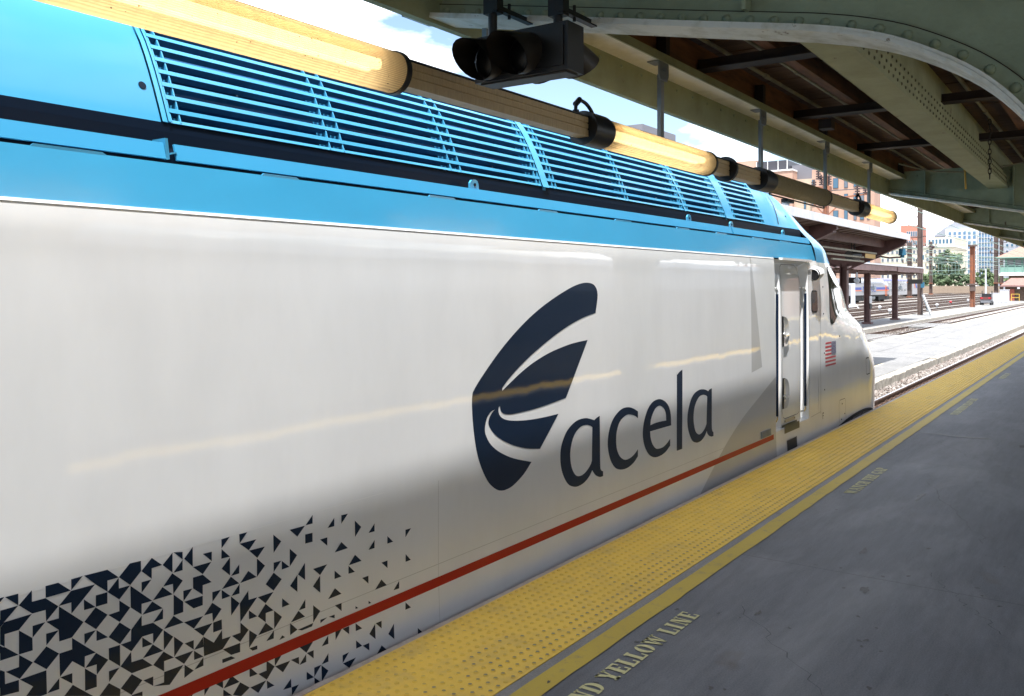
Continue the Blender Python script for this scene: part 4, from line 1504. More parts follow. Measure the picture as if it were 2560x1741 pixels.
for j in range(14):
    ys = catmull([(x, ST[x][j][0], 0) for x in SX], PU)
    zs = catmull([(x, ST[x][j][1], 0) for x in SX], PU)
    cols.append([(a[0], a[1], c[1]) for a, c in zip(ys, zs)])
rowsN = []
for u in range(len(cols[0])):
    X = cols[0][u][0]
    P = [(cols[j][u][1], cols[j][u][2], 0) for j in range(14)]
    rowsN.append([(X, y, z) for y, z in catmull(P, PV)])
NV = len(rowsN[0])
nose = MB()
for r_ in rowsN: nose.v.extend(r_)
for u in range(len(rowsN) - 1):
    for v in range(NV - 1):
        nose.f.append((u * NV + v, (u + 1) * NV + v, (u + 1) * NV + v + 1, u * NV + v + 1))
        j = v / PV
        X = rowsN[u][0][0]
        mi = 0
        if j >= 8 and X < 12.1: mi = 1
        if 11.35 < X < 12.75 and j >= 9.3: mi = 2
        nose.m.append(mi)
BVH = BVHTree.FromPolygons([Vector(p) for p in nose.v], nose.f)
obj('nose', nose, ['white_paint', 'blue_paint', 'cab_glass'], train, smooth=True)
far = MB()
far.v = [(x, 2 * YC - y, z) for x, y, z in nose.v]
far.f = [tuple(reversed(f)) for f in nose.f]
far.m = list(nose.m)
obj('nose_far_half', far, ['white_paint', 'blue_paint', 'cab_glass'], train, smooth=True)

def surf(X, z, off=.003):
    if X < 9.85:
        return (X, prof(z) - off, z)
    hit = BVH.ray_cast(Vector((X, 0, z)), Vector((0, 1, 0)))
    if hit[0] is None:
        return (X, prof(z) - off, z)
    nrm = hit[1]
    if nrm.y > 0: nrm = -nrm
    return tuple(hit[0] + nrm * off)
def patch(outline, name, m_, off=.003, rings=5, parent=train):
    cx = sum(p[0] for p in outline) / len(outline)
    cz = sum(p[1] for p in outline) / len(outline)
    n = len(outline)
    b = MB()
    vs, fs = [], []
    for r_ in range(rings):
        t = 1 - r_ / rings
        for a, c in outline:
            vs.append(surf(cx + (a - cx) * t, cz + (c - cz) * t, off))
    vs.append(surf(cx, cz, off))
    for r_ in range(rings - 1):
        for k in range(n):
            fs.append((r_ * n + k, r_ * n + (k + 1) % n, (r_ + 1) * n + (k + 1) % n, (r_ + 1) * n + k))
    for k in range(n):
        fs.append(((rings - 1) * n + k, (rings - 1) * n + (k + 1) % n, rings * n))
    b.raw(vs, fs)
    return obj(name, b, m_, parent, smooth=True)
def seam(pts, w, name='seam', m_='seam_black', off=.0025, closed=False, parent=train, fixed=None):
    b = MB()
    P = [Vector(p) for p in pts]
    if closed: P.append(P[0])
    dense = []
    for a, c in zip(P[:-1], P[1:]):
        k = max(1, int((c - a).length / .05))
        dense += [a + (c - a) * i / k for i in range(k)]
    dense.append(P[-1])
    vs, fs = [], []
    for k, p in enumerate(dense):
        d = (dense[min(k + 1, len(dense) - 1)] - dense[max(0, k - 1)]).normalized()
        nn = Vector((-d.y, d.x))
        for s in (-.5, .5):
            e = p + nn * (w * s)
            vs.append(surf(e.x, e.y, off) if fixed is None else (e.x, fixed(e.y) - off, e.y))
        if k: fs.append((2 * k - 2, 2 * k - 1, 2 * k + 1, 2 * k))
    b.raw(vs, fs)
    return obj(name, b, m_, parent)
def rrect(x0, x1, z0, z1, r, n=5):
    out = []
    for cx, cz, a0 in ((x1 - r, z1 - r, 0), (x0 + r, z1 - r, 90), (x0 + r, z0 + r, 180), (x1 - r, z0 + r, 270)):
        for k in range(n + 1):
            t = R(a0 + 90 * k / n)
            out.append((cx + r * math.cos(t), cz + r * math.sin(t)))
    return out

# cab side window, wrapped round the corner, and its frame
WIN = catmull([(10.38, 1.810, 0), (10.335, 1.70, 0), (10.325, 1.48, 0), (10.33, 1.27, 0), (10.36, 1.195, 0), (10.45, 1.19, 0), (10.62, 1.245, 0), (10.80, 1.305, 0), (10.90, 1.40, 0), (10.93, 1.53, 0), (10.86, 1.66, 0), (10.70, 1.76, 0), (10.52, 1.81, 0)], 4, True)
cx = sum(p[0] for p in WIN) / len(WIN); cz = sum(p[1] for p in WIN) / len(WIN)
patch([(cx + (a - cx) * 1.045, cz + (c - cz) * 1.045) for a, c in WIN], 'window_frame', 'seam_black', .003)
patch(WIN, 'side_window', 'cab_glass', .006)
# small rounded window behind it and panel joints
patch(rrect(9.60, 9.835, 1.318, 1.562, .055), 'window_frame', 'rubber', .003)
patch(rrect(9.615, 9.825, 1.335, 1.548, .045), 'side_window', 'cab_glass', .005)
seam([(9.93, .20), (9.93, 1.868)], .006)
seam([(9.93, .22), (9.56, .205)], .003)
seam([(9.52, .22), (9.52, 1.85)], .003)
seam([(10.60, 2.03), (10.72, 2.16)], .012)
hat = [(10.69, .0), (10.69, .215), (10.72, .262), (10.95, .262), (10.985, .225), (10.985, .0)]
seam(hat, .006)
seam(rrect(12.0, 12.2, .46, .67, .03), .012, closed=True)
for X, z in ((10.08, .86), (10.08, .45), (10.83, .21), (10.78, .03), (10.94, .08), (10.06, 1.60), (10.06, 1.30), (10.7, 1.02)):
    b = MB()
    p = surf(X, z, .001)
    b.dome(p, (0, -1, 0), .010, .006, 8, 2)
    obj('bolt_head', b, 'seam_black', train)
for r4 in ((10.00, 10.012, .13, .20), (10.012, 10.05, .188, .20), (10.012, 10.04, .16, .17)):
    patch([(r4[0], r4[2]), (r4[1], r4[2]), (r4[1], r4[3]), (r4[0], r4[3])], 'letter_mark', 'seam_black', rings=1)
# flag
FX0, FX1, FZ0, FZ1 = 10.115, 10.535, .702, .975
patch([(FX0, FZ0), (FX1, FZ0), (FX1, FZ1), (FX0, FZ1)], 'flag_ground', 'flag_white', .0028)
h = (FZ1 - FZ0) / 13
for k in range(0, 13, 2):
    z0 = FZ0 + k * h
    x1 = FX1 if k < 6 else FX0 + .56 * (FX1 - FX0)
    patch([(FX0, z0), (x1, z0), (x1, z0 + h), (FX0, z0 + h)], 'flag_stripe', 'flag_red', .0042, 2)
cx0 = FX0 + .56 * (FX1 - FX0)
patch([(cx0, FZ0 + 6 * h), (FX1, FZ0 + 6 * h), (FX1, FZ1), (cx0, FZ1)], 'flag_canton', 'flag_blue', .0056, 2)
b = MB()
for r_ in range(9):
    for c in range(6 if r_ % 2 == 0 else 5):
        X = cx0 + (FX1 - cx0) * ((c + .5 + (.5 if r_ % 2 else 0)) / 6.0)
        z = FZ0 + 6 * h + (FZ1 - FZ0 - 6 * h) * (r_ + .5) / 9
        st = []
        for k in range(10):
            a = math.pi / 2 + math.pi * k / 5
            rr = .0085 if k % 2 == 0 else .0036
            st.append(surf(X + rr * math.cos(a), z + rr * math.sin(a), .0068))
        b.face(st)
obj('flag_stars', b, 'flag_white', train)
# front wheel arch and plough cover
AR = catmull([(10.30, -.12, 1), (10.45, -.055, 0), (10.8, -.012, 0), (11.2, .02, 0), (11.7, .035, 0), (12.1, .02, 0), (12.4, -.03, 0), (12.62, -.12, 1)], 4)
patch(AR + [(12.62, -.35), (10.30, -.35)], 'arch_gap', 'seam_black', .004)
AR2 = [(x, z - .035) for x, z in AR]
patch(AR2 + [(12.6, -.4), (10.32, -.4)], 'plough_cover', 'train_grey_dark', .009)
seam([(x, z - .038) for x, z in AR], .010, 'plough_edge', 'silver', .012)
for X in (10.75, 11.05, 11.5):
    seam([(X, -.06), (X + .25, -.0)], .015, 'plough_rib', 'seam_black', .013)

# ---- door in its recess
def dprof(z): return prof(z) + .032
b = MB()
b.face([(8.42, 2.87, .20), (9.50, 2.87, .20), (9.50, 2.90, 1.864), (8.42, 2.90, 1.864)])
for X, nx in ((8.42, 1), (9.50, -1)):
    rows = zrows(.2, 1.864, .1)
    for a, c in zip(rows[:-1], rows[1:]):
        p = [(X, prof(a), a), (X + nx * .035, 2.905, a), (X + nx * .035, 2.905, c), (X, prof(c), c)]
        b.face(p if nx > 0 else p[::-1])
b.face([(8.42, prof(.2), .2), (9.5, prof(.2), .2), (9.5, 2.9, .225), (8.42, 2.9, .225)])
b.face([(8.42, prof(1.864) + .002, 1.872), (9.5, prof(1.864) + .002, 1.872), (9.5, 2.91, 1.80), (8.42, 2.91, 1.80)])
obj('door_recess', b, 'white_paint', train)
b = MB()
rows = zrows(.20, 1.70, .05)
sec = [(8.56, .085), (8.60, .05), (8.645, .012), (8.665, 0), (9.31, 0), (9.33, .012), (9.365, .05), (9.40, .085)]
vs = []
for z in rows + [1.80, 1.866]:
    pull = 0 if z <= 1.7 else (.02 if z < 1.82 else .045)
    for a, c in sec:
        vs.append((a, dprof(z) + c + pull, z))
w = len(sec)
fs = [(k * w + j, k * w + j + 1, (k + 1) * w + j + 1, (k + 1) * w + j) for k in range(len(rows) + 1) for j in range(w - 1)]
b.raw(vs, fs)
door = obj('door', b, 'white_paint', train, smooth=30)
DZ = lambda z: dprof(z) + (0 if z <= 1.7 else .02 * (z - 1.7) / .1)
seam([(8.70, .36), (8.70, 1.74), (8.73, 1.80), (8.79, 1.828), (9.20, 1.828), (9.26, 1.80), (9.285, 1.74), (9.285, .36), (9.25, .30), (9.19, .283), (8.79, .283), (8.73, .30)], .005, 'door_seam', 'seam_black', .003, True, door, DZ)
def door_patch(ol, name, m_, off=.003, parent=door):
    b = MB()
    vs, fs = fill_outlines([ol])
    b.raw([(a, DZ(c) - off, c) for a, c in vs], fs)
    return obj(name, b, m_, parent)
for z0, z1 in ((1.005, 1.310), (.385, .695)):
    ol = catmull([(8.705, z1, 1), (8.80, z1 - .012, 0), (8.865, z1 - .06, 0), (8.89, z1 - .13, 0), (8.885, z1 - .20, 0), (8.86, z0 + .05, 0), (8.81, z0, 1), (8.705, z0, 1)], 4, True)
    door_patch(ol, 'grip_rim', 'seam_black', .003)
    c0 = (sum(p[0] for p in ol) / len(ol), sum(p[1] for p in ol) / len(ol))
    inn = [(8.708 + (p[0] - 8.705) * .94, c0[1] + (p[1] - c0[1]) * .965) for p in ol]
    # shallow bowl
    b = MB()
    vs, fs = [], []
    n = len(inn)
    for r_ in range(5):
        t = 1 - r_ / 5
        dp = .012 * (1 - t * t)
        for a, c in inn:
            aa, cc = c0[0] + (a - c0[0]) * t, c0[1] + (c - c0[1]) * t
            vs.append((aa, DZ(cc) - .018 + dp, cc))
    vs.append((c0[0], DZ(c0[1]) - .006, c0[1]))
    for r_ in range(4):
        for k in range(n):
            fs.append((r_ * n + k, r_ * n + (k + 1) % n, (r_ + 1) * n + (k + 1) % n, (r_ + 1) * n + k))
    for k in range(n):
        fs.append((4 * n + k, 4 * n + (k + 1) % n, 5 * n))
    b.raw(vs, fs)
    obj('grip_bowl', b, 'grey_gloss', door, smooth=True)  # grey fill stands in for the shade of the hollow grip
    b = MB()
    zz = z0 + .115
    b.bar((8.71, DZ(zz) - .02, zz + .02), (8.76, DZ(zz) - .022, zz - .008), .012, .016)
    b.bar((8.76, DZ(zz) - .022, zz - .008), (8.87, DZ(zz) - .02, zz), .012, .016)
    obj('grip_handle', b, 'white_paint', door)
door_patch([(8.765, .238), (9.10, .238), (9.10, .275), (8.765, .275)], 'step_plate', 'cream_plate', .006)
for X in (8.775, 9.09):
    b = MB()
    b.dome((X, DZ(.257) - .006, .257), (0, -1, 0), .008, .004, 8, 2)
    obj('plate_screw', b, 'seam_black', door)
door_patch([(8.68, .205), (9.17, .205), (9.17, .228), (8.68, .228)], 'step_plate', 'olive_plate', .005)
b = MB()
b.face([surf(8.66, .150, .004), surf(9.15, .150, .004), surf(9.15, .222, .004), surf(8.66, .222, .004)])
obj('step_plate', b, 'olive_plate', train)
b = MB()
b.box(8.60, 9.58, 2.752, 2.79, 1.866, 1.890)
obj('door_header', b, 'white_paint', train)
for X in (8.515, 9.435):
    b = MB()
    b.path([(X, 2.778, .34), (X, 2.778, 1.53)], .0135, 12)
    hr = obj('handrail', b, 'navy_vinyl', train, smooth=True)
    for z0, s in ((.34, -1), (1.53, 1)):
        b = MB()
        pts = [(X, 2.778, z0), (X, 2.78, z0 + s * .03), (X, 2.793, z0 + s * .055), (X, 2.83, z0 + s * .065), (X, 2.90, z0 + s * .066)]
        b.path(pts, .0115, 10)
        obj('rail_end', b, 'silver', hr, smooth=True)
# rear-view camera pod
b = MB()
def pod(u, v):
    t, a = math.pi * (.28 + .72 * u), 2 * math.pi * v
    r_ = math.sin(t) ** .8
    X = 9.75 + .17 * -math.cos(t)
    return (X, 2.768 - .10 * r_ * max(0, math.cos(a)) + .01, 1.745 + .078 * r_ * math.sin(a) + .018 * (X - 9.76) / .15)
b.grid(pod, 14, 20)
obj('camera_pod', b, 'white_paint', train, smooth=True)
b = MB()
n = 18
ring = [(9.646 + .012 * math.sin(a), 2.735 - .052 * math.cos(a), 1.733 + .064 * math.sin(a)) for a in [2 * math.pi * k / n for k in range(n)]]
b.face(ring)
obj('camera_glass', b, 'cab_glass', train)
# small fittings near the sill
b = MB()
b.box(7.98, 8.24, prof(.22) - .012, prof(.22), .200, .262)
obj('junction_box', b, 'galvanised', train)
b = MB()
b.face([surf(8.72, -.03, .004), surf(9.045, -.03, .004), surf(9.045, .075, .004), surf(8.72, .075, .004)])
obj('sill_vent', b, 'seam_black', train)
seam([(8.72, -.03), (8.72, .078), (9.045, .078), (9.045, -.03)], .008, 'vent_frame', 'train_grey', .006)

# ---- livery: stripe, grey field, swoosh, lettering, triangles; also a grey wedge
def side_decal(outlines, name, m_, off=.0009):
    vs, fs = fill_outlines(outlines)
    bm = bmesh.new()
    vv = [bm.verts.new((a, 0, c)) for a, c in vs]
    for f in fs:
        try: bm.faces.new([vv[k] for k in f])
        except ValueError: pass
    z = -.25
    while z < 1.9:
        bmesh.ops.bisect_plane(bm, geom=bm.verts[:] + bm.edges[:] + bm.faces[:], plane_co=(0, 0, z), plane_no=(0, 0, 1))
        z += .05
    for v in bm.verts:
        v.co.y = prof(v.co.z) - off
    bmesh.ops.recalc_face_normals(bm, faces=bm.faces)
    me = bpy.data.meshes.new(name)
    bm.to_mesh(me)
    bm.free()
    if me.polygons and sum(p.normal.y * p.area for p in me.polygons) > 0:
        me.flip_normals()
    me.materials.append(MATS[m_])
    me.polygons.foreach_set('use_smooth', [True] * len(me.polygons))
    return link(name, me, train)
side_decal([[(TX0, .143), (8.345, .143), (8.345, .190), (TX0, .190)]], 'red_stripe', 'red_vinyl', .0016)
GREY = catmull([(8.415, .735, 1), (8.324, .711, 0), (7.943, .588, 0), (7.539, .456, 0), (7.205, .315, 0), (6.97, .196, 1)], 4)
side_decal([GREY + [(6.70, .05), (6.5, -.06), (6.4, -.2), (8.415, -.2)]], 'grey_field', 'grey_gloss', .0005)
side_decal([[(7.75, 1.872), (7.775, 1.872), (8.02, .86), (7.74, .83)]], 'grey_field', 'grey_gloss', .0005)  # grey wedge widening downwards
side_decal([[(TX0, .6745), (2.95, .6745), (2.95, .677), (TX0, .677)]], 'vinyl_edge', 'flag_white', .0007)
side_decal([[(3.33, -.15), (3.3325, -.15), (3.3325, .66), (3.33, .66)]], 'panel_joint', 'grey_gloss', .0007)
side_decal([[(TX0, .2505), (8.0, .2505), (8.0, .2535), (TX0, .2535)]], 'vinyl_edge', 'grey_gloss', .0007)
LOGO = [(4.815,1.633,0),(4.899,1.615,0),(4.935,1.557,0),(4.902,1.44,1),(4.733,1.413,0),(4.513,1.355,0),(4.27,1.268,0),(4.063,1.177,0),(3.932,1.105,0),(3.871,1.063,1),(3.871,1.047,1),(3.931,1.076,0),(4.045,1.128,0),(4.181,1.178,0),(4.359,1.224,0),(4.548,1.255,0),(4.667,1.267,0),(4.796,1.274,1),(4.529,0.94,1),(4.355,0.924,0),(4.177,0.912,0),(4.01,0.909,0),(3.929,0.912,0),(3.875,0.925,0),(3.853,0.946,0),(3.848,0.966,1),(3.836,0.961,0),(3.836,0.934,0),(3.859,0.906,0),(3.913,0.884,0),(4.01,0.868,0),(4.143,0.857,0),(4.3,0.853,0),(4.443,0.854,1),(4.243,0.677,1),(4.109,0.699,0),(3.977,0.736,0),(3.866,0.782,0),(3.79,0.829,0),(3.745,0.879,0),(3.75,0.914,0),(3.772,0.937,0),(3.801,0.954,1),(3.76,0.943,0),(3.727,0.912,0),(3.712,0.866,0),(3.722,0.825,0),(3.767,0.77,0),(3.851,0.717,0),(3.977,0.665,0),(4.155,0.616,1),(4.076,0.56,0),(3.978,0.518,0),(3.914,0.507,0),(3.864,0.509,0),(3.813,0.526,0),(3.745,0.575,0),(3.686,0.655,0),(3.642,0.749,0),(3.614,0.866,0),(3.601,0.979,0),(3.604,1.048,0),(3.623,1.08,0),(3.704,1.151,0),(3.856,1.265,0),(4.018,1.366,0),(4.189,1.454,0),(4.369,1.527,0),(4.561,1.59,0),(4.701,1.624,0)]
A1O = [(4.943,0.782,1),(4.948,0.644,0),(4.952,0.467,0),(4.963,0.432,0),(4.99,0.418,1),(4.99,0.387,1),(4.946,0.389,0),(4.896,0.408,0),(4.865,0.432,0),(4.849,0.45,1),(4.808,0.415,0),(4.744,0.389,0),(4.681,0.381,0),(4.629,0.386,0),(4.568,0.408,0),(4.519,0.451,0),(4.48,0.515,0),(4.465,0.584,0),(4.474,0.654,0),(4.518,0.72,0),(4.578,0.761,0),(4.66,0.787,0),(4.754,0.79,0),(4.818,0.778,0),(4.873,0.762,1),(4.901,0.773,0)]
A1I = [(4.848,0.722,1),(4.818,0.735,0),(4.775,0.745,0),(4.711,0.744,0),(4.649,0.72,0),(4.609,0.681,0),(4.584,0.622,0),(4.581,0.57,0),(4.6,0.505,0),(4.64,0.458,0),(4.686,0.441,0),(4.744,0.445,0),(4.798,0.468,0),(4.831,0.492,0),(4.844,0.512,1)]
CC = [(5.483,0.746,1),(5.483,0.698,1),(5.434,0.722,0),(5.357,0.74,0),(5.294,0.739,0),(5.22,0.711,0),(5.179,0.657,0),(5.167,0.596,0),(5.179,0.531,0),(5.222,0.476,0),(5.289,0.444,0),(5.358,0.442,0),(5.422,0.456,0),(5.485,0.485,1),(5.484,0.437,1),(5.421,0.403,0),(5.332,0.383,0),(5.239,0.386,0),(5.161,0.409,0),(5.102,0.458,0),(5.067,0.517,0),(5.051,0.584,0),(5.063,0.655,0),(5.101,0.718,0),(5.16,0.761,0),(5.245,0.791,0),(5.338,0.792,0),(5.421,0.772,0)]
EO = [(6.028,0.579,1),(5.675,0.582,1),(5.682,0.54,0),(5.71,0.49,0),(5.758,0.452,0),(5.808,0.439,0),(5.887,0.439,0),(5.953,0.457,0),(6.01,0.482,1),(6.01,0.431,1),(5.93,0.397,0),(5.843,0.383,0),(5.744,0.387,0),(5.661,0.418,0),(5.6,0.473,0),(5.566,0.538,0),(5.559,0.599,0),(5.579,0.669,0),(5.632,0.741,0),(5.701,0.782,0),(5.778,0.796,0),(5.85,0.791,0),(5.93,0.763,0),(5.989,0.718,0),(6.02,0.657,0)]
EI = [(5.678,0.625,1),(5.688,0.667,0),(5.722,0.709,0),(5.764,0.738,0),(5.828,0.747,0),(5.893,0.723,0),(5.93,0.681,0),(5.941,0.625,1),(5.858,0.63,0),(5.758,0.631,0)]
LL = [(6.229,0.977,1),(6.225,0.374,1),(6.126,0.375,1),(6.127,0.925,0),(6.135,0.944,0),(6.174,0.963,0)]
A2O = [(6.808,0.779,1),(6.809,0.618,0),(6.81,0.478,0),(6.819,0.435,0),(6.846,0.414,1),(6.845,0.384,1),(6.796,0.387,0),(6.746,0.403,0),(6.716,0.424,0),(6.704,0.445,1),(6.663,0.411,0),(6.601,0.386,0),(6.541,0.379,0),(6.485,0.384,0),(6.415,0.409,0),(6.363,0.463,0),(6.329,0.527,0),(6.322,0.601,0),(6.341,0.665,0),(6.389,0.733,0),(6.456,0.773,0),(6.549,0.791,0),(6.627,0.788,0),(6.688,0.777,0),(6.732,0.762,1),(6.759,0.774,0)]
A2I = [(6.711,0.721,1),(6.679,0.735,0),(6.626,0.744,0),(6.557,0.739,0),(6.498,0.708,0),(6.456,0.658,0),(6.44,0.593,0),(6.449,0.532,0),(6.483,0.47,0),(6.542,0.44,0),(6.602,0.444,0),(6.663,0.47,0),(6.699,0.503,1)]
side_decal([catmull(LOGO, 4, True)], 'swoosh_logo', 'navy_vinyl')
side_decal([catmull(A1O, 4, True), catmull(A1I, 4, True)], 'letter_a', 'navy_vinyl')
side_decal([catmull(CC, 4, True)], 'letter_c', 'navy_vinyl')
side_decal([catmull(EO, 4, True), catmull(EI, 4, True)], 'letter_e', 'navy_vinyl')
side_decal([catmull(LL, 4, True)], 'letter_l', 'navy_vinyl')
side_decal([catmull(A2O, 4, True), catmull(A2I, 4, True)], 'letter_a', 'navy_vinyl')
q = random.Random(23)
DX, DZt = .0405, .0383
tri = MB()
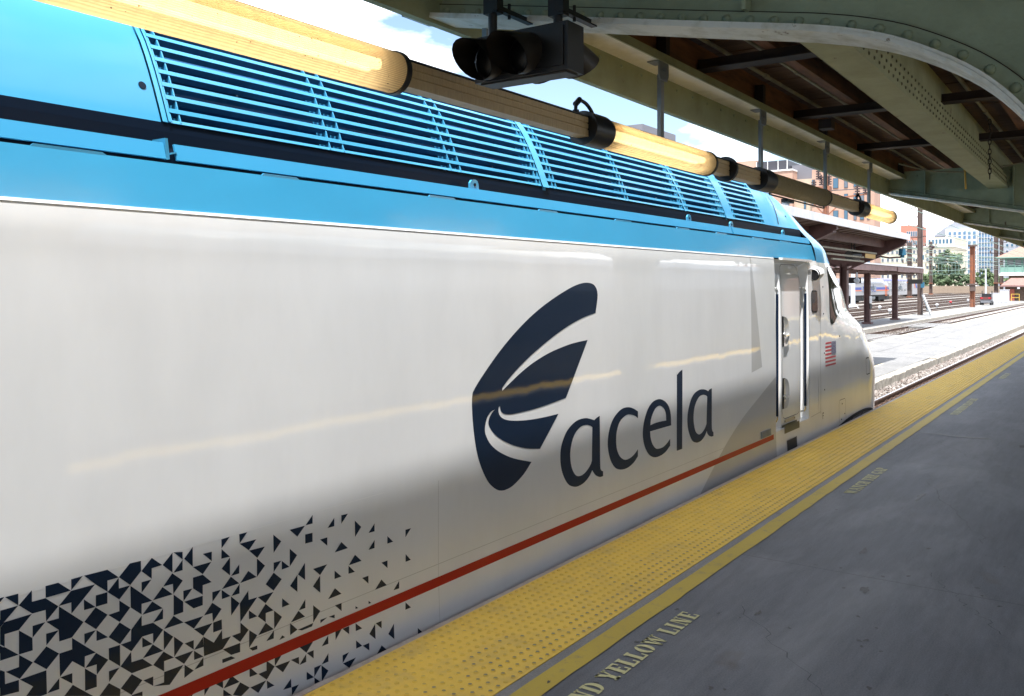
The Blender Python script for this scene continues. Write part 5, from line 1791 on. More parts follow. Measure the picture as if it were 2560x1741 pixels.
TRI = [[(1.2842,0.6819),(1.2947,0.6803),(1.2842,0.6718)],[(1.298,0.6808),(1.3367,0.6803),(1.3367,0.6452)],[(1.3769,0.6792),(1.3775,0.6434),(1.4188,0.6426),(1.4596,0.6049),(1.421,0.5692),(1.4194,0.6055),(1.3785,0.6069),(1.3382,0.6442)],[(1.4187,0.6802),(1.4588,0.6796),(1.4997,0.643),(1.4194,0.6433)],[(1.5002,0.6788),(1.5382,0.6793),(1.5006,0.644)],[(1.5423,0.6791),(1.622,0.6773),(1.6625,0.6408),(1.6221,0.6412),(1.6229,0.6038),(1.5807,0.641)],[(1.4997,0.6421),(1.5797,0.6407),(1.5014,0.5686),(1.5007,0.6049),(1.4605,0.6055)],[(1.2843,0.6444),(1.3368,0.644),(1.2968,0.6073),(1.2843,0.6084)],[(1.2844,0.5925),(1.2968,0.6059),(1.3776,0.6063),(1.3389,0.5692),(1.2974,0.5695),(1.2975,0.5319),(1.2845,0.5435)],[(1.3389,0.5677),(1.3792,0.5316),(1.3801,0.493),(1.339,0.4944)],[(1.3797,0.5685),(1.4189,0.5681),(1.3798,0.5323)],[(1.4213,0.5682),(1.4606,0.5666),(1.4611,0.6044),(1.5411,0.5297),(1.5031,0.4924),(1.4622,0.493),(1.4607,0.53)],[(1.4211,0.5307),(1.4603,0.5292),(1.422,0.4944)],[(1.5419,0.6026),(1.5815,0.5661),(1.5426,0.5675)],[(1.5824,0.6037),(1.6222,0.603),(1.6223,0.5657),(1.5825,0.5665)],[(1.6229,0.6031),(1.6618,0.64),(1.663,0.6036),(1.7036,0.6028),(1.6644,0.5661)],[(1.6625,0.6414),(1.7016,0.6773),(1.7424,0.6756),(1.7433,0.6402),(1.7036,0.6035)],[(1.7443,0.6399),(1.7834,0.6754),(1.824,0.6399),(1.7835,0.6394),(1.7836,0.6028)],[(1.7451,0.6018),(1.7825,0.6007),(1.7456,0.5654)],[(1.7043,0.601),(1.7857,0.5262),(1.7457,0.5274),(1.7457,0.4911),(1.7055,0.527)],[(1.8251,0.6396),(1.864,0.6733),(1.8642,0.6028)],[(1.8686,0.6732),(1.9047,0.6659),(1.9048,0.6391)],[(1.9048,0.6377),(1.9049,0.6005),(1.8677,0.6012)],[(1.8631,0.6007),(1.9058,0.5631),(1.8679,0.5262),(1.8662,0.5621),(1.8279,0.5637)],[(1.8253,0.5627),(1.8652,0.5259),(1.7882,0.5271)],[(1.9078,0.5257),(1.9454,0.5237),(1.909,0.4885)],[(1.869,0.5238),(1.9078,0.4872),(1.9077,0.4501),(1.8689,0.45)],[(1.5815,0.5652),(1.6231,0.5282),(1.5833,0.4928),(1.5436,0.5292)],[(1.6644,0.5629),(1.7038,0.5275),(1.6656,0.4906),(1.6254,0.5265),(1.6645,0.5274)],[(1.6656,0.4893),(1.7061,0.4528),(1.667,0.4161),(1.6263,0.4529)],[(1.5849,0.4895),(1.6247,0.4535),(1.5848,0.454)],[(1.5437,0.4909),(1.5826,0.4902),(1.5448,0.4557)],[(1.7072,0.4515),(1.7457,0.4879),(1.7463,0.4521),(1.7889,0.4496),(1.8277,0.4128),(1.7897,0.3768),(1.7887,0.413),(1.748,0.4147),(1.708,0.378),(1.6694,0.414),(1.706,0.4138)],[(1.7482,0.4894),(1.7857,0.5239),(1.8265,0.4882)],[(1.8273,0.487),(1.8271,0.4511),(1.7892,0.4505)],[(1.8689,0.4486),(1.9095,0.4124),(1.8315,0.414)],[(1.748,0.4124),(1.7871,0.3763),(1.7486,0.3773)],[(1.8296,0.4109),(1.8675,0.3756),(1.8305,0.3406)],[(1.8705,0.3746),(1.9084,0.3389),(1.8714,0.3029)],[(1.5031,0.4912),(1.5824,0.417),(1.5457,0.4171),(1.5449,0.3807),(1.5044,0.416),(1.4646,0.3804),(1.4627,0.4549),(1.5036,0.4541)],[(1.6269,0.4155),(1.667,0.4138),(1.6675,0.3419),(1.6278,0.3783)],[(1.422,0.4914),(1.4618,0.4552),(1.4224,0.4198),(1.3821,0.4565)],[(1.2845,0.5348),(1.2975,0.531),(1.3381,0.4941),(1.2845,0.4944)],[(1.3396,0.4928),(1.3806,0.4558),(1.3416,0.4194),(1.3004,0.4556),(1.3389,0.4564)],[(1.3416,0.4174),(1.4218,0.4171),(1.4237,0.3423),(1.4038,0.343),(1.3601,0.3597),(1.381,0.3816)],[(1.2845,0.4671),(1.2977,0.4572),(1.2987,0.4196),(1.3388,0.4176),(1.3395,0.3816),(1.287,0.3877),(1.2843,0.3887)],[(1.4625,0.3776),(1.4624,0.3427),(1.4246,0.344)],[(1.4652,0.3787),(1.5043,0.3783),(1.5042,0.3445)],[(1.583,0.4159),(1.6251,0.3786),(1.5861,0.3434),(1.5855,0.3773),(1.5472,0.3793)],[(1.5456,0.3783),(1.5854,0.3421),(1.5859,0.3041),(1.5463,0.3056)],[(1.6276,0.3395),(1.6651,0.3389),(1.6285,0.3041)],[(1.6685,0.3409),(1.7069,0.377),(1.7086,0.3413),(1.7488,0.3387),(1.7876,0.3026),(1.7095,0.3035)],[(1.7878,0.3751),(1.8275,0.3389),(1.7502,0.3399)],[(1.7894,0.303),(1.8293,0.3359),(1.8703,0.3009),(1.8315,0.3016),(1.8313,0.2659)],[(1.8722,0.3002),(1.9487,0.2987),(1.9109,0.2641)],[(1.8313,0.2636),(1.9089,0.2617),(1.8527,0.2112),(1.7891,0.2298),(1.8301,0.228)],[(1.9128,0.2603),(1.9504,0.2262),(1.9115,0.2134)],[(1.7091,0.3011),(1.7485,0.2657),(1.7082,0.2308),(1.6693,0.2672)],[(1.7517,0.2636),(1.7893,0.2637),(1.7891,0.2308)],[(1.5058,0.3402),(1.5744,0.2777),(1.4777,0.3147)],[(1.6275,0.3007),(1.6682,0.2653),(1.6664,0.2425),(1.5941,0.2702)],[(1.7089,0.2295),(1.7484,0.2276),(1.7483,0.2122),(1.7099,0.2259)],[(1.911,0.6393),(1.9459,0.6738),(1.9466,0.6023)],[(1.9476,0.6002),(2.0255,0.5993),(1.9887,0.5635)],[(1.9477,0.5622),(1.9887,0.5617),(2.0268,0.5243),(1.9888,0.5232),(1.9888,0.4886),(1.9479,0.5233)],[(1.9114,0.486),(1.9888,0.4849),(1.9887,0.4508),(1.9504,0.4503)],[(1.9885,0.6376),(2.027,0.6363),(2.0271,0.6013)],[(1.9111,0.4123),(1.9901,0.4106),(1.9516,0.3768)],[(1.9516,0.3749),(2.0302,0.3726),(1.9909,0.3379)],[(1.9134,0.336),(1.9509,0.3359),(1.9508,0.3016)],[(1.9519,0.2999),(1.9898,0.3341),(1.9923,0.2972)],[(1.9518,0.2972),(1.9911,0.2626),(1.9522,0.2637)],[(1.9911,0.2607),(1.991,0.2294),(1.9531,0.2281)],[(2.0685,0.6718),(2.1063,0.6728),(2.0697,0.6375)],[(2.0697,0.6351),(2.1077,0.5972),(2.0687,0.5995)],[(2.149,0.672),(2.186,0.6711),(2.1514,0.6367)],[(2.1514,0.6353),(2.2287,0.6338),(2.1939,0.5997)],[(2.1951,0.5984),(2.271,0.5955),(2.2344,0.5602)],[(2.2325,0.5587),(2.2719,0.5209),(2.2327,0.487)],[(2.1077,0.5948),(2.1079,0.5266),(2.0705,0.5618)],[(2.1499,0.5576),(2.15,0.5229),(2.1125,0.5235)],[(2.1113,0.5214),(2.15,0.4854),(2.0717,0.4854)],[(2.1918,0.5214),(2.2315,0.4873),(2.1541,0.4852)],[(2.1512,0.4836),(2.151,0.4466),(2.1146,0.4476)],[(2.0296,0.4862),(2.0678,0.4847),(2.0305,0.4504)],[(2.0706,0.4829),(2.11,0.4489),(2.0715,0.4482)],[(2.1123,0.4463),(2.1514,0.4095),(2.1131,0.3742)],[(2.1916,0.4457),(2.1939,0.4101),(2.2341,0.4081),(2.1552,0.3372),(2.1526,0.4087)],[(2.2372,0.4072),(2.3139,0.4064),(2.2744,0.3726)],[(2.2744,0.3706),(2.3136,0.3335),(2.2755,0.3341),(2.2753,0.298),(2.2368,0.3327)],[(2.1943,0.3696),(2.2344,0.3344),(2.1953,0.3348)],[(2.3161,0.3317),(2.3561,0.2944),(2.317,0.2589)],[(2.2753,0.296),(2.3145,0.2587),(2.2383,0.2596)],[(2.3157,0.2543),(2.3143,0.2223),(2.2768,0.2237)],[(2.0294,0.4475),(2.0703,0.4123),(2.0324,0.3757),(2.0292,0.4093),(1.9939,0.4113)],[(2.0335,0.373),(2.0707,0.3731),(2.0722,0.3359),(2.0333,0.3366)],[(2.1552,0.3348),(2.1933,0.2951),(2.1537,0.2617),(2.1162,0.297),(2.155,0.2963)],[(2.1963,0.2927),(2.2341,0.261),(2.1948,0.2252)],[(1.9909,0.3356),(2.0359,0.2984),(2.0722,0.3335),(2.0732,0.2992),(2.1117,0.297),(2.0747,0.261),(1.9938,0.263),(1.9923,0.2958)],[(2.0758,0.2597),(2.1537,0.2583),(2.1535,0.2237),(2.1125,0.2268)],[(2.0728,0.2239),(2.1125,0.222),(2.1314,0.2083),(2.0733,0.2096)],[(2.196,0.2233),(2.2339,0.2218),(2.2338,0.2071),(2.2109,0.209)],[(2.357,0.2209),(2.3712,0.2087),(2.3409,0.207)],[(2.5167,0.6668),(2.5169,0.6311),(2.4784,0.6319)],[(2.4757,0.6314),(2.3949,0.6327),(2.4354,0.5956)],[(2.4772,0.5947),(2.517,0.5928),(2.5171,0.5555),(2.4773,0.5572)],[(2.6386,0.6284),(2.6387,0.5922),(2.6003,0.5933)],[(2.6799,0.6303),(2.7189,0.6285),(2.68,0.5938)],[(2.7603,0.5898),(2.8001,0.5531),(2.7622,0.5174)],[(2.8839,0.5502),(2.884,0.5143),(2.8454,0.5159)],[(2.884,0.4757),(2.8837,0.4395),(2.8451,0.4405)],[(2.9674,0.4738),(3.0061,0.4386),(2.9672,0.4392)],[(3.0906,0.4741),(3.1289,0.4731),(3.0904,0.4392)],[(2.5591,0.5544),(2.599,0.5546),(2.5991,0.5188)],[(2.6803,0.5154),(2.7193,0.4797),(2.6411,0.48)],[(3.0916,0.3602),(3.1279,0.3243),(3.0914,0.3241)],[(2.9283,0.3627),(2.9684,0.3622),(2.9682,0.3276)],[(2.7619,0.4405),(2.8021,0.4031),(2.7242,0.4039)],[(2.7227,0.4027),(2.7615,0.3654),(2.7225,0.3676)],[(2.3121,0.6326),(2.3523,0.5969),(2.3142,0.5599)],[(2.3959,0.5564),(2.4343,0.5207),(2.396,0.4844)],[(2.3143,0.5213),(2.3525,0.5195),(2.3143,0.4838)],[(2.3551,0.5179),(2.3947,0.4837),(2.3551,0.483)],[(2.3143,0.4818),(2.3549,0.4452),(2.314,0.4109),(2.2748,0.4468)],[(2.4761,0.4795),(2.4771,0.4081),(2.4388,0.4413)],[(2.4361,0.441),(2.4358,0.3711),(2.3976,0.406)],[(2.5981,0.441),(2.5198,0.442),(2.5588,0.4063)],[(2.5588,0.4042),(2.5598,0.332),(2.5194,0.3697)],[(2.6407,0.4031),(2.6811,0.3673),(2.6405,0.367)],[(2.8056,0.3269),(2.8452,0.3262),(2.845,0.2908)],[(2.9279,0.2867),(2.9635,0.251),(2.8867,0.252)],[(3.0463,0.2484),(3.046,0.2132),(3.0073,0.2155)],[(2.6425,0.3282),(2.6815,0.2928),(2.6031,0.2923)],[(2.3571,0.3683),(2.3952,0.3327),(2.3569,0.332)],[(2.478,0.3294),(2.4778,0.2931),(2.4427,0.2939)],[(2.4414,0.2928),(2.4763,0.2583),(2.4008,0.2576)],[(2.5204,0.2919),(2.5594,0.2564),(2.52,0.2202)],[(2.6421,0.2545),(2.6812,0.2537),(2.681,0.219)],[(2.7637,0.2155),(2.7814,0.2019),(2.7636,0.2028)],[(2.8446,0.215),(2.8621,0.2002),(2.8445,0.2015)],[(2.3975,0.2566),(2.4357,0.2184),(2.3972,0.2078)],[(2.437,0.2169),(2.52,0.2186),(2.5137,0.2064),(2.4591,0.2073)],[(2.5599,0.2193),(2.5984,0.218),(2.5599,0.205)],[(2.6056,0.2173),(2.6404,0.2168),(2.6403,0.2012)],[(3.0879,0.1365),(3.1255,0.1018),(3.0864,0.1023)],[(2.643,0.1573),(2.6819,0.1444),(2.6436,0.1074)],[(2.6848,0.1418),(2.7247,0.1411),(2.7233,0.1062)],[(2.763,0.1412),(2.8028,0.1066),(2.7631,0.1066)],[(2.884,0.1011),(2.8836,0.0332),(2.8456,0.0679)],[(2.8873,0.1018),(2.9258,0.1016),(2.9244,0.0675)],[(3.0057,0.0642),(3.0043,-0.0063),(2.9661,0.0291)],[(3.1675,-0.0072),(3.2071,-0.0438),(3.1658,-0.0436)],[(2.602,0.1411),(2.6021,0.1056),(2.5643,0.1071)],[(2.7631,0.0671),(2.7998,0.0318),(2.7624,0.0317)],[(2.8029,0.0308),(2.8432,0.0302),(2.8418,-0.0033)],[(2.9204,-0.0061),(2.958,-0.0419),(2.8829,-0.0408)],[(2.4419,0.1469),(2.518,0.1423),(2.4811,0.1091)],[(2.4824,0.1076),(2.5202,0.1067),(2.5189,0.0729)],[(2.4796,0.105),(2.4784,0.0729),(2.4426,0.0731)],[(2.3988,0.1082),(2.4405,0.1065),(2.4414,0.0756)],[(2.3177,0.1472),(2.3552,0.1458),(2.3178,0.1124)],[(2.319,0.111),(2.3961,0.1071),(2.3573,0.074)],[(2.6007,0.0674),(2.5993,0.0325),(2.5616,0.0335)],[(2.6812,0.0304),(2.7188,0.0311),(2.6799,-0.0025)],[(2.6814,-0.0041),(2.7586,-0.0054),(2.7177,-0.0363)],[(2.5203,0.035),(2.5595,0.0332),(2.5189,-0.0024)],[(2.5601,0.0309),(2.5972,-0.0043),(2.559,-0.0363)],[(2.479,0.0331),(2.5175,-0.003),(2.4778,-0.0004)],[(2.7176,-0.0384),(2.7182,-0.062),(2.691,-0.063)],[(2.7602,-0.0415),(2.7991,-0.0414),(2.7609,-0.0647)],[(2.8007,-0.0403),(2.8402,-0.0429),(2.8393,-0.0637),(2.8014,-0.0615)],[(2.5189,-0.0045),(2.5794,-0.0595),(2.5198,-0.0556)],[(2.6378,-0.0422),(2.6372,-0.0569),(2.6116,-0.0624)],[(2.2763,0.071),(2.3134,0.0387),(2.2771,0.0389)],[(2.2776,0.1477),(2.3165,0.1119),(2.2765,0.0744),(2.2365,0.1108),(2.2764,0.1098)],[(2.1957,0.152),(2.2341,0.1117),(2.1957,0.1135)],[(2.3969,0.0356),(2.397,0.0003),(2.3549,0.0059)],[(2.3983,-0.0002),(2.4366,-0.0027),(2.3991,-0.0333)],[(2.1838,0.1611),(2.2348,0.1602),(2.2348,0.1504),(2.1957,0.1535)],[(2.0743,0.1716),(2.0749,0.116),(2.0336,0.1513)],[(2.1122,0.1507),(2.1491,0.1122),(2.077,0.1143)],[(2.1514,0.1104),(2.195,0.0742),(2.1543,0.0565),(2.1173,0.0757)],[(2.1974,0.0734),(2.2739,0.0729),(2.2342,0.0388)],[(1.9944,0.1542),(2.0298,0.155),(1.9936,0.1202)],[(1.9101,0.1631),(1.965,0.1606),(1.9409,0.1374),(1.91,0.1491)],[(2.0758,0.1115),(2.1144,0.0744),(2.074,0.0869)]]
for k, ol in enumerate(TRI):
    ar_ = sum(p[0] * r_[1] - r_[0] * p[1] for p, r_ in zip(ol, ol[1:] + ol[:1]))
    if ar_ < 0: ol = ol[::-1]
    tri.face([(a, prof(c) - .0009 - .00002 * (k % 7), c) for a, c in ol])
for i in range(-60, -1):
    X = 1.337 + DX * i
    for j in range(0, 21):
        z = .682 - DZt * j
        c00, c10, c11, c01 = (X, z), (X + DX, z), (X + DX, z - DZt), (X, z - DZt)
        # diagonals join lattice points of odd parity
        halves = ((c00, c01, c10), (c10, c01, c11)) if (i + j) % 2 == 0 else ((c00, c11, c10), (c00, c01, c11))
        use = [q.randrange(2)] if q.random() < .95 else []
        if use and q.random() < .2: use = [0, 1]
        for k in use:
            tri.face([(a, prof(c) - .0009, c) for a, c in halves[k]])
o = tag(obj('triangle_pattern', tri, 'navy_vinyl', train, recalc=False), kind='stuff')


# ------------------------------------------------------------------ canopies on the low platforms
def lamp_globe(par, x, y, z, m_='lamp_glass', r=.11):
    b = MB()
    b.tube((x, y, z + .12), (x, y, z + .35), .03, 8)
    b.dome((x, y, z + .05), (0, 0, -1), r, r * 1.2, 10, 3)
    b.dome((x, y, z + .05), (0, 0, 1), r, r * .8, 10, 3)
    obj('globe_lamp', b, m_, par, smooth=True)

c1 = thing('station_canopy', 'maroon butterfly canopy with white metal edge behind the train nose', 'canopy', (34, 8.55, -1.13))
b = MB()
for ys, yc in ((6.35, 8.55), (10.75, 8.55)):
    b.face([(-20, ys, 3.36), (34.3, ys, 3.36), (34.3, yc, 3.02), (-20, yc, 3.02)])
    b.face([(-20, ys, 3.42), (-20, yc, 3.08), (34.3, yc, 3.08), (34.3, ys, 3.42)])
obj('roof', b, 'roof_under', c1)
for k in range(70):
    X = -18 + k * .75
    b = MB()
    b.bar((X, 6.4, 3.345), (X, 8.5, 3.02), .10, .03)
    obj('roof_batten', b, 'roof_under', c1)
for Y in (6.33, 10.73):
    q = random.Random(int(Y * 10))
    X = -20
    while X < 34.3:
        ln = min(q.uniform(2.6, 3.4), 34.32 - X)
        b = MB()
        d = q.uniform(-.025, .025)
        b.box(X, X + ln - .01, Y + d, Y + d + .04, 3.24 + d * .4, 3.45 + d * .4)
        obj('edge_trim', b, 'white_metal', c1)
        X += ln
for Y, z in ((7.1, 3.12), (8.1, 2.93), (9.0, 2.93), (10.0, 3.12)):
    b = MB()
    b.box(-20, 33.9, Y, Y + .10, z - .14, z + .12)
    obj('purlin', b, 'maroon', c1)
for X in (6.0, 15.3, 24.6, 33.9):
    for s in (-1, 1):
        b = MB()
        b.prism([(8.55, 2.98), (8.55 + s * 2.15, 3.34), (8.55 + s * 2.17, 3.14), (8.55 + s * 2.05, 3.08), (8.55 + s * .35, 2.35), (8.55, 2.30)], 'x', X - .09, X + .09)
        b.prism([(8.55 + s * .3, 2.33), (8.55 + s * 2.1, 3.09), (8.55 + s * 2.1, 3.06), (8.55 + s * .3, 2.28)], 'x', X - .16, X + .16)
        obj('bracket_arm', b, 'maroon', c1)
    b = MB()
    b.box(X - .15, X + .15, 8.42, 8.45, -1.13, 2.4)
    b.box(X - .15, X + .15, 8.65, 8.68, -1.13, 2.4)
    b.box(X - .012, X + .012, 8.45, 8.65, -1.13, 2.4)
    obj('post', b, 'maroon', c1)
    lamp_globe(c1, X, 8.1, 1.75)
b = MB()
b.path([(33.6, 8.4, 2.18), (33.6, 7.7, 2.48), (33.55, 7.2, 2.66), (33.5, 6.9, 2.60), (33.5, 6.5, 2.62)], .03, 8)
obj('lamp_arm', b, 'maroon', c1, smooth=True)
b = MB()
b.tube((33.5, 6.46, 2.60), (33.5, 6.46, 2.68), .07, 12)
b.tube((33.5, 6.46, 2.68), (33.5, 6.46, 2.92), .13, 14, r2=.11)
obj('arm_lamp', b, 'teal_lamp', c1, smooth=True)
for dx in (0, .35):
    b = MB()
    b.tube((30.5 + dx, 7.55, 2.62), (30.9 + dx, 7.45, 2.62), .15, 14, r2=.17)
    b.tube((30.7 + dx, 7.5, 2.75), (30.7 + dx, 7.5, 3.2), .02, 6)
    obj('loudspeaker', b, 'black_paint', c1, smooth=True)
b = MB()
b.box(31.6, 33.1, 7.28, 7.36, 2.55, 2.72)
b.box(31.6, 33.1, 7.27, 7.28, 2.56, 2.71, 1)
obj('sign_box', b, ['maroon', 'orange_box'], c1)
for k, (ya, yb, z) in enumerate(((8.3, 7.2, 2.72), (8.2, 7.3, 2.55), (8.3, 7.4, 2.42))):
    b = MB()
    b.box(26 + k, 33 - k * .5, yb, yb + .06, z, z + .05)
    obj('conduit', b, 'conduit', c1)

c2 = thing('station_canopy', 'flat maroon canopy on posts farther down the second low platform', 'canopy', (72, 15, -1.13))
b = MB()
b.box(38, 77.2, 13.35, 17.1, 2.86, 2.96)
obj('roof', b, 'roof_under', c2)
X = 38.0
q = random.Random(8)
while X < 77:
    ln = min(4.2, 77.3 - X)
    b = MB()
    d = q.uniform(-.03, .03)
    b.box(X, X + ln - .01, 13.30 + d, 13.345 + d, 2.60 + d, 2.96 + d)
    obj('fascia', b, 'maroon_light', c2)
    X += ln
b = MB()
b.box(37.9, 77.3, 13.22, 17.2, 2.97, 3.06)
obj('roof_cap', b, 'white_metal', c2)
b = MB()
b.box(77.2, 77.26, 13.3, 17.1, 2.6, 2.96)
obj('fascia', b, 'maroon_light', c2)
for Y in (14.0, 15.05, 16.1):
    b = MB()
    b.box(38, 77.1, Y - .06, Y + .06, 2.45, 2.86)
    obj('beam', b, 'maroon', c2)
for k in range(14):
    b = MB()
    b.box(38.5 + k * 2.9, 38.75 + k * 2.9, 13.35, 17.0, 2.55, 2.8)
    obj('cross_beam', b, 'roof_under', c2)
for X in (47.6, 56.8, 66.0, 75.2):
    b = MB()
    b.box(X - .17, X + .17, 14.85, 14.89, -1.13, 2.5)
    b.box(X - .17, X + .17, 15.21, 15.25, -1.13, 2.5)
    b.box(X - .02, X + .02, 14.89, 15.21, -1.13, 2.5)
    b.box(X - .3, X + .3, 14.72, 15.38, -1.13, -1.0)
    obj('post', b, 'maroon', c2)
    lamp_globe(c2, X - .2, 14.6, 1.4, r=.16)
for z0, z1, m_ in ((.35, .85, 'white_metal'), (-.05, .30, 'seam_black')):
    b = MB()
    b.box(65.7, 66.3, 14.80, 14.845, z0, z1)
    obj('post_sign', b, m_, c2)
for k, X in enumerate((58.0, 78.5)):
    t = thing('hanging_sign', 'small dark hanging sign board under the flat maroon canopy, %s' % ('nearer of two' if k == 0 else 'farther of two at its end'), 'sign', (X, 14.0, 2.2), 'dark hanging signs')
    b = MB()
    b.box(X - .03, X + .03, 13.6, 14.7, 1.75, 2.12)
    obj('board', b, 'seam_black', t)
    for Y in (13.8, 14.5):
        b = MB()
        b.box(X - .015, X + .015, Y, Y + .03, 2.12, 2.55)
        obj('strap', b, 'seam_black', t)

# ------------------------------------------------------------------ poles and masts
def pole(name, x, y, z1, w, m_, label, group=None, h=False, z0=-1.6):
    t = thing(name, label, 'pole', (x, y, z0), group)
    b = MB()
    if h:
        b.box(x - w / 2, x + w / 2, y - w / 2, y - w / 2 + .04, z0, z1)
        b.box(x - w / 2, x + w / 2, y + w / 2 - .04, y + w / 2, z0, z1)
        b.box(x - .02, x + .02, y - w / 2 + .04, y + w / 2 - .04, z0, z1)
    else:
        b.tube((x, y, z0), (x, y, z1), w / 2, 10, r2=w * .42)
    obj('shaft', b, m_, t)
    return t
G1 = 'catenary poles in the yard'
p = pole('catenary_pole', 88.9, 15.6, 9.3, .42, 'brown_pole', 'tall brown steel pole at the far end of the flat maroon canopy', G1, True)
for z in (9.0, 6.2):
    b = MB()
    b.bar((88.9, 14.9, z), (88.9, 16.4, z - .15), .08, .08)
    b.bar((88.9, 16.3, z - .2), (88.9, 15.7, z - 1.3), .05, .05)
    obj('arm', b, 'brown_pole', p)
b = MB()
b.tube((88.7, 15.3, 4.0), (88.7, 15.3, 4.4), .06, 6)
b.box(88.6, 88.75, 15.2, 15.5, 1.4, 1.9)
obj('bracket', b, 'teal_lamp', p)
t = thing('leaning_board', 'white board leaning at the foot of the tall brown pole', 'board', (88.2, 14.95, -1.13))
b = MB()
b.raw([(88.1, 15.25, .75), (88.9, 15.25, .75), (88.9, 14.55, -1.13), (88.1, 14.55, -1.13), (88.1, 15.31, .75), (88.9, 15.31, .75), (88.9, 14.61, -1.13), (88.1, 14.61, -1.13)], [(0, 1, 2, 3), (7, 6, 5, 4), (0, 4, 5, 1), (1, 5, 6, 2), (2, 6, 7, 3), (3, 7, 4, 0)])
obj('panel', b, 'white_metal', t)
b = MB()
b.bar((88.1, 15.3, .76), (88.1, 14.58, -1.12), .06, .1)
b.bar((88.9, 15.3, .76), (88.9, 14.58, -1.12), .06, .1)
obj('frame', b, 'galvanised', t)
p = pole('catenary_pole', 124.9, 15.8, 6.7, .55, 'rust_pole', 'lone rust red steel pole standing on the far low platform', G1, True)
b = MB()
b.box(124.5, 125.3, 15.2, 16.5, 1.65, 1.85)
b.box(124.55, 125.25, 15.3, 16.3, 6.55, 6.75)
b.box(124.58, 125.2, 15.5, 16.1, .9, 1.6)
obj('collar', b, 'brown_pole', p)
specs = [(228.4, 42.4, 12.0, .95, 'brown_pole', 'dark pole rising in front of the parked double deck coach', True),
         (314.2, 51.9, 15.9, .9, 'brown_pole', 'brown pole between the coach and the tall tree', True),
         (304.6, 32.1, 16.4, 1.1, 'brown_pole', 'left of two close brown poles beside the green tower', True),
         (330.0, 33.2, 17.2, 1.05, 'brown_pole', 'right of two close brown poles beside the green tower', True)]
for x, y, z, w, m_, lb, h in specs:
    p = pole('catenary_pole', x, y, z, w, m_, lb, G1, h)
    for zz in (z - 1.5, z - 5, z - 8):
        b = MB()
        b.bar((x, y - 1.6, zz), (x, y + 1.6, zz), .16, .16)
        b.tube((x, y - 1.5, zz + .1), (x, y - 1.5, zz + .9), .16, 6)
        b.tube((x, y + 1.5, zz + .1), (x, y + 1.5, zz + .9), .16, 6)
        obj('arm', b, 'insulator', p)
    b = MB()
    b.box(x - w * .62, x + w * .62, y - w * .62, y + w * .62, 2.2, 2.45)
    b.box(x - w * .7, x + w * .7, y - w * .7, y + w * .7, -1.6, -1.0)
    obj('collar', b, 'rust_pole', p)
p = pole('light_post', 123.1, 29.9, 3.6, .62, 'light_pole', 'pale tapered post in front of the parked locomotive')
b = MB()
b.tube((123.1, 29.9, -1.62), (123.1, 29.9, -.9), .95, 12, r2=.4)
obj('base', b, 'light_pole', p, smooth=True)
p = pole('signal_post', 324.5, 37.2, 7.0, .55, 'light_pole', 'slim blue grey post in front of the bright green bushes')
# transformer mast in front of the brick building
p = pole('transformer_mast', 60.0, 16.3, 8.9, .30, 'rust_pole', 'rusty mast with insulators and cross arm before the brick building', None, True)
b = MB()
b.bar((60, 16.3, 7.3), (60, 13.7, 7.55), .10, .10)
b.bar((60, 16.3, 6.2), (60, 14.9, 7.4), .07, .07)
b.bar((60, 16.3, 7.6), (60, 17.4, 7.9), .10, .10)
b.bar((60, 16.3, 6.2), (60, 17.2, 7.2), .07, .07)
b.box(59.7, 60.3, 16.0, 16.9, 7.7, 8.2)
obj('cross_arm', b, 'rust_pole', p)
for y, z in ((13.8, 7.6), (14.3, 7.55), (16.1, 8.3), (16.6, 8.3), (17.1, 8.0), (16.8, 8.7)):
    b = MB()
    for k in range(4):
        b.tube((60, y, z + k * .16), (60, y, z + k * .16 + .08), .17, 8)
    b.tube((60, y, z), (60, y, z + .7), .05, 6)
    obj('insulator', b, 'insulator', p)

# overhead wires: along the tracks and across the yard
G2 = 'overhead wires'
def wire(p, q_, r, m_, label, sag=0.0, n=10):
    b = MB()
    p, q_ = Vector(p), Vector(q_)
    pts = []
    for k in range(n + 1):
        t = k / n
        v = p + (q_ - p) * t
        v.z -= sag * 4 * t * (1 - t)
        pts.append(v)
    b.path(pts, r, 5)
    return tag(obj('overhead_wire', b, m_), label, 'wire', G2)
for k, (y, z) in enumerate(((11.7, 5.6), (18.6, 5.7), (22.3, 5.7), (26, 5.8), (30, 5.8))):
    o_ = ('first', 'second', 'third', 'fourth', 'fifth')[k]
    wire((60, y, z + 1.2), (330, y, z + 2.2), .028, 'wire', 'upper overhead wire above the %s yard track from the train' % o_, 1.2)
    wire((60, y, z), (330, y, z + .6), .028, 'wire', 'lower overhead wire above the %s yard track from the train' % o_, .2)
for k, (x, z, ya, yb) in enumerate(((304, 6.5, 31, 66), (304, 9.0, 31, 66), (304, 10.2, 31, 66), (304, 12.8, 31, 66), (304, 14.6, 31, 58), (228, 5.4, 27, 60), (228, 7.3, 27, 60), (228, 8.6, 27, 60), (228, 10.8, 30, 60), (330, 7.6, 20, 60), (330, 11.4, 20, 50))):
    lb = ('lowest', 'second lowest', 'middle', 'second highest', 'highest')[k] + ' of five span wires before the tall tree' if k < 5 else (('lowest', 'second lowest', 'second highest', 'highest')[k - 5] + ' of four span wires at the pole before the coach' if k < 9 else ('lower', 'upper')[k - 9] + ' of two span wires reaching the green signal tower')
    wire((x, ya, z), (x, yb, z + .3), .05, 'wire' if k % 3 else 'wire_dark', lb, .5)
wire((60, 13.8, 7.9), (60.5, 40, 9.5), .03, 'wire_dark', 'wire leading from the rusty mast towards the brick building', .4)
wire((20, 12, 9.6), (75, 9.0, 11.5), .02, 'wire_dark', 'dark wire crossing the sky above the train roof', .3)
